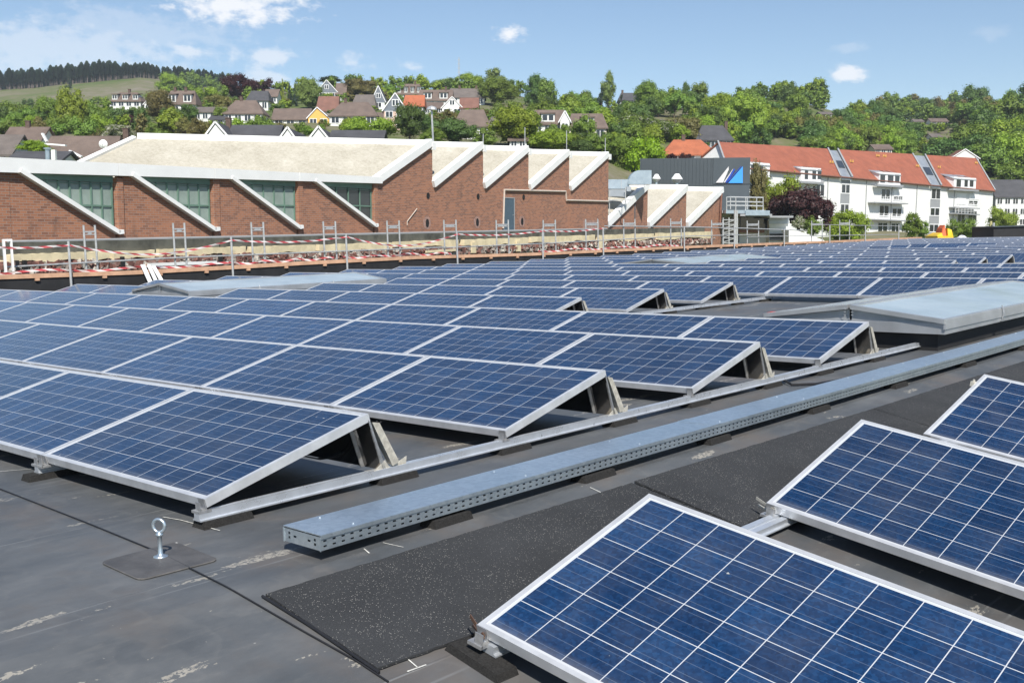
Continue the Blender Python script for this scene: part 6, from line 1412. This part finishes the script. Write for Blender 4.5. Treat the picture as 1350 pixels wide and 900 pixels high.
class Merge:
    def __init__(s): s.V = []; s.F = []; s.M = []; s.n = 0
    def add(s, me, M, mats):
        co = np.empty(len(me.vertices) * 3, np.float32); me.vertices.foreach_get('co', co); co = co.reshape(-1, 3); A = np.array(M)
        s.V.append(co @ A[:3, :3].T + A[:3, 3]); nl = len(me.loops); li = np.empty(nl, np.int32); me.loops.foreach_get('vertex_index', li)
        ls = np.empty(len(me.polygons), np.int32); me.polygons.foreach_get('loop_total', ls); mi = np.empty(len(me.polygons), np.int32); me.polygons.foreach_get('material_index', mi)
        s.F.append((li + s.n, ls)); s.M.append(np.array([mats[q] for q in mi], np.int32)); s.n += len(co)
    def build(s, name, mats):
        V = np.concatenate(s.V).astype(np.float32); L = np.concatenate([f[0] for f in s.F]).astype(np.int32); T = np.concatenate([f[1] for f in s.F]).astype(np.int32); me = bpy.data.meshes.new(name)
        me.vertices.add(len(V)); me.vertices.foreach_set('co', V.ravel()); me.loops.add(len(L)); me.loops.foreach_set('vertex_index', L); me.polygons.add(len(T)); st = np.concatenate([[0], np.cumsum(T)[:-1]]).astype(np.int32)
        me.polygons.foreach_set('loop_start', st)
        for m in mats: me.materials.append(m)
        me.polygons.foreach_set('material_index', np.concatenate(s.M)); me.update(calc_edges=True); return link(name, me)
kinds_ = list(LEAF); mg = Merge()
LOW = {k: [crown_mesh(k, 50 + q, 20, 34, 'round', .11) for q in range(2)] for k in ('bright', 'mid', 'dark', 'olive', 'pale', 'copper')}
for i, (w, px, y0, yb, k, lab, D, grp) in enumerate(WOODS[NOBJ:]):
    s_ = D / F_; b = unw(px, yb, D); wid = w * s_ * 1.12; h = (yb - y0) * s_ * 1.06
    mg.add(LOW[k][i % 2], Matrix.Translation((b.x, D + wid * .3, b.z)) @ Matrix.Rotation(i * 2.4, 4, 'Z') @ Matrix.Diagonal((wid, wid, h, 1)), {0: kinds_.index(k)})
# far-off wood filling the valley end
for i in range(150):
    px = rnd.uniform(1140, 1420); t = rnd.random(); yb = 172 - 26 * t; D = D_of(px, yb); w = rnd.uniform(15, 22); s_ = D / F_; b = unw(px, yb, D); h = w * rnd.uniform(.8, 1.1)
    if covered(px, yb - h, yb, w, D): continue
    k = rnd.choice(('mid', 'mid', 'dark', 'olive', 'bright')); mg.add(LOW[k][i % 2], Matrix.Translation((b.x, D, b.z)) @ Matrix.Rotation(i * 2.4, 4, 'Z') @ Matrix.Diagonal((w * s_ * 1.15, w * s_ * 1.15, h * s_, 1)), {0: kinds_.index(k)})
tag(mg.build('broadleaf_wood', [LEAF[k] for k in kinds_]), 'distant mixed green woodland filling the hillsides behind the nearer trees', 'wood', None, 'stuff')
# spruce wood with bare pale trunks on the far hill
def spruce_mesh(seed):
    r = random.Random(seed); mb = MB(); mb.tube([(0, 0, -.1), (0, 0, .5), (0, 0, .98)], [.014, .012, .004], 6, 1)
    z = .40
    while z < .99:
        rad = .15 * min(1.0, (1.02 - z) / .20) + .014; n = 10
        for k in range(n):
            a = k * 6.283 / n + r.random(); q = rad * r.uniform(.65, 1.15); c, s_ = math.cos(a), math.sin(a); dz = r.uniform(.03, .07); t_ = .035
            mb.quad((0, 0, z + .03), (c * q * .6 - s_ * t_, s_ * q * .6 + c * t_, z - dz * .3), (c * q, s_ * q, z - dz), (c * q * .6 + s_ * t_, s_ * q * .6 - c * t_, z - dz * .3), 0)
            mb.quad((0, 0, z), (c * q * .5 - s_ * t_, s_ * q * .5 + c * t_, z - dz * 1.1), (c * q * .9, s_ * q * .9, z - dz * 1.7), (c * q * .5 + s_ * t_, s_ * q * .5 - c * t_, z - dz * 1.1), 0)
        z += .035
    return mb.mesh('spruce_tree', [LEAF['conifer'], M_BARKP])
SPR = [spruce_mesh(k) for k in range(5)]
tops = lambda px: float(np.interp(px, [-120, 0, 73, 138, 181, 215, 242, 290], [97, 94, 89, 80.5, 82.5, 86, 87, 98])); bases = lambda px: float(np.interp(px, [-120, 0, 100, 176, 215, 260, 295], [123, 121, 112, 102, 103, 112, 122]))
for row in range(4):
    for i in range(52):
        px = -40 + 345 * (i + rnd.random()) / 52
        if row > 1 and px < -15: continue
        D = 716 + row * 16; yb = ground_y(px, D) + 1.0; h = (bases(px) - tops(px)) * rnd.uniform(.80, 1.06) * D / F_ * 1.05
        b = unw(px, yb, D); o = link('spruce_tree', SPR[(i + row) % 5], None, WT((b.x, D, b.z), rnd.random() * 6)); o.scale = (h * 1.15, h * 1.15, h)
        tag(o, 'tall dark spruce with bare pale trunk in the wood on the far left hill', 'tree', 'spruces of the wood on the far left hill')

mg = Merge()
for row in range(9):
    for i in range(56):
        px = -60 + 365 * (i + rnd.random()) / 56; D = 784 + row * 13; q = (bases(px) - tops(px)); h = q * rnd.uniform(.78, .98) * 740 / F_ * 1.02
        g = unw(px, ground_y(px, 780) + 1.5, D); z0 = g.z - 2.0
        mg.add(SPR[(i + row) % 5], Matrix.Translation((g.x, D, z0)) @ Matrix.Rotation(rnd.random() * 6, 4, 'Z') @ Matrix.Diagonal((h * 1.25, h * 1.25, h, 1)), {0: 0, 1: 1})
        if row < 5: mg.add(SPR[(i + row + 1) % 5], Matrix.Translation((g.x + 2, D + 3, z0 - h * .52)) @ Matrix.Diagonal((h * 1.5, h * 1.5, h, 1)), {0: 0, 1: 1})
tag(mg.build('spruce_wood', [LEAF['conifer'], M_BARKP]), 'dark depth of the spruce wood behind its front trunks', 'wood', None, 'stuff')

# ------------------------------------------------------------------ thin haze in the valley air
m = bpy.data.materials.new('valley_haze'); m.use_nodes = True; nt = NT(m.node_tree); nt.n.remove(nt.n['Principled BSDF'])
pv = nt.node('ShaderNodeVolumePrincipled'); pv.inputs['Color'].default_value = (0.80, 0.88, 1.0, 1); pv.inputs['Density'].default_value = HAZE; pv.inputs['Anisotropy'].default_value = 0.0
nt.link(pv.outputs[0], nt.n['Material Output'].inputs['Volume'])
mb = MB(); mb.box(-1500, 1500, -400, 1320, -42, 150); o = obj('haze', mb, m); tag(o, kind='stuff')
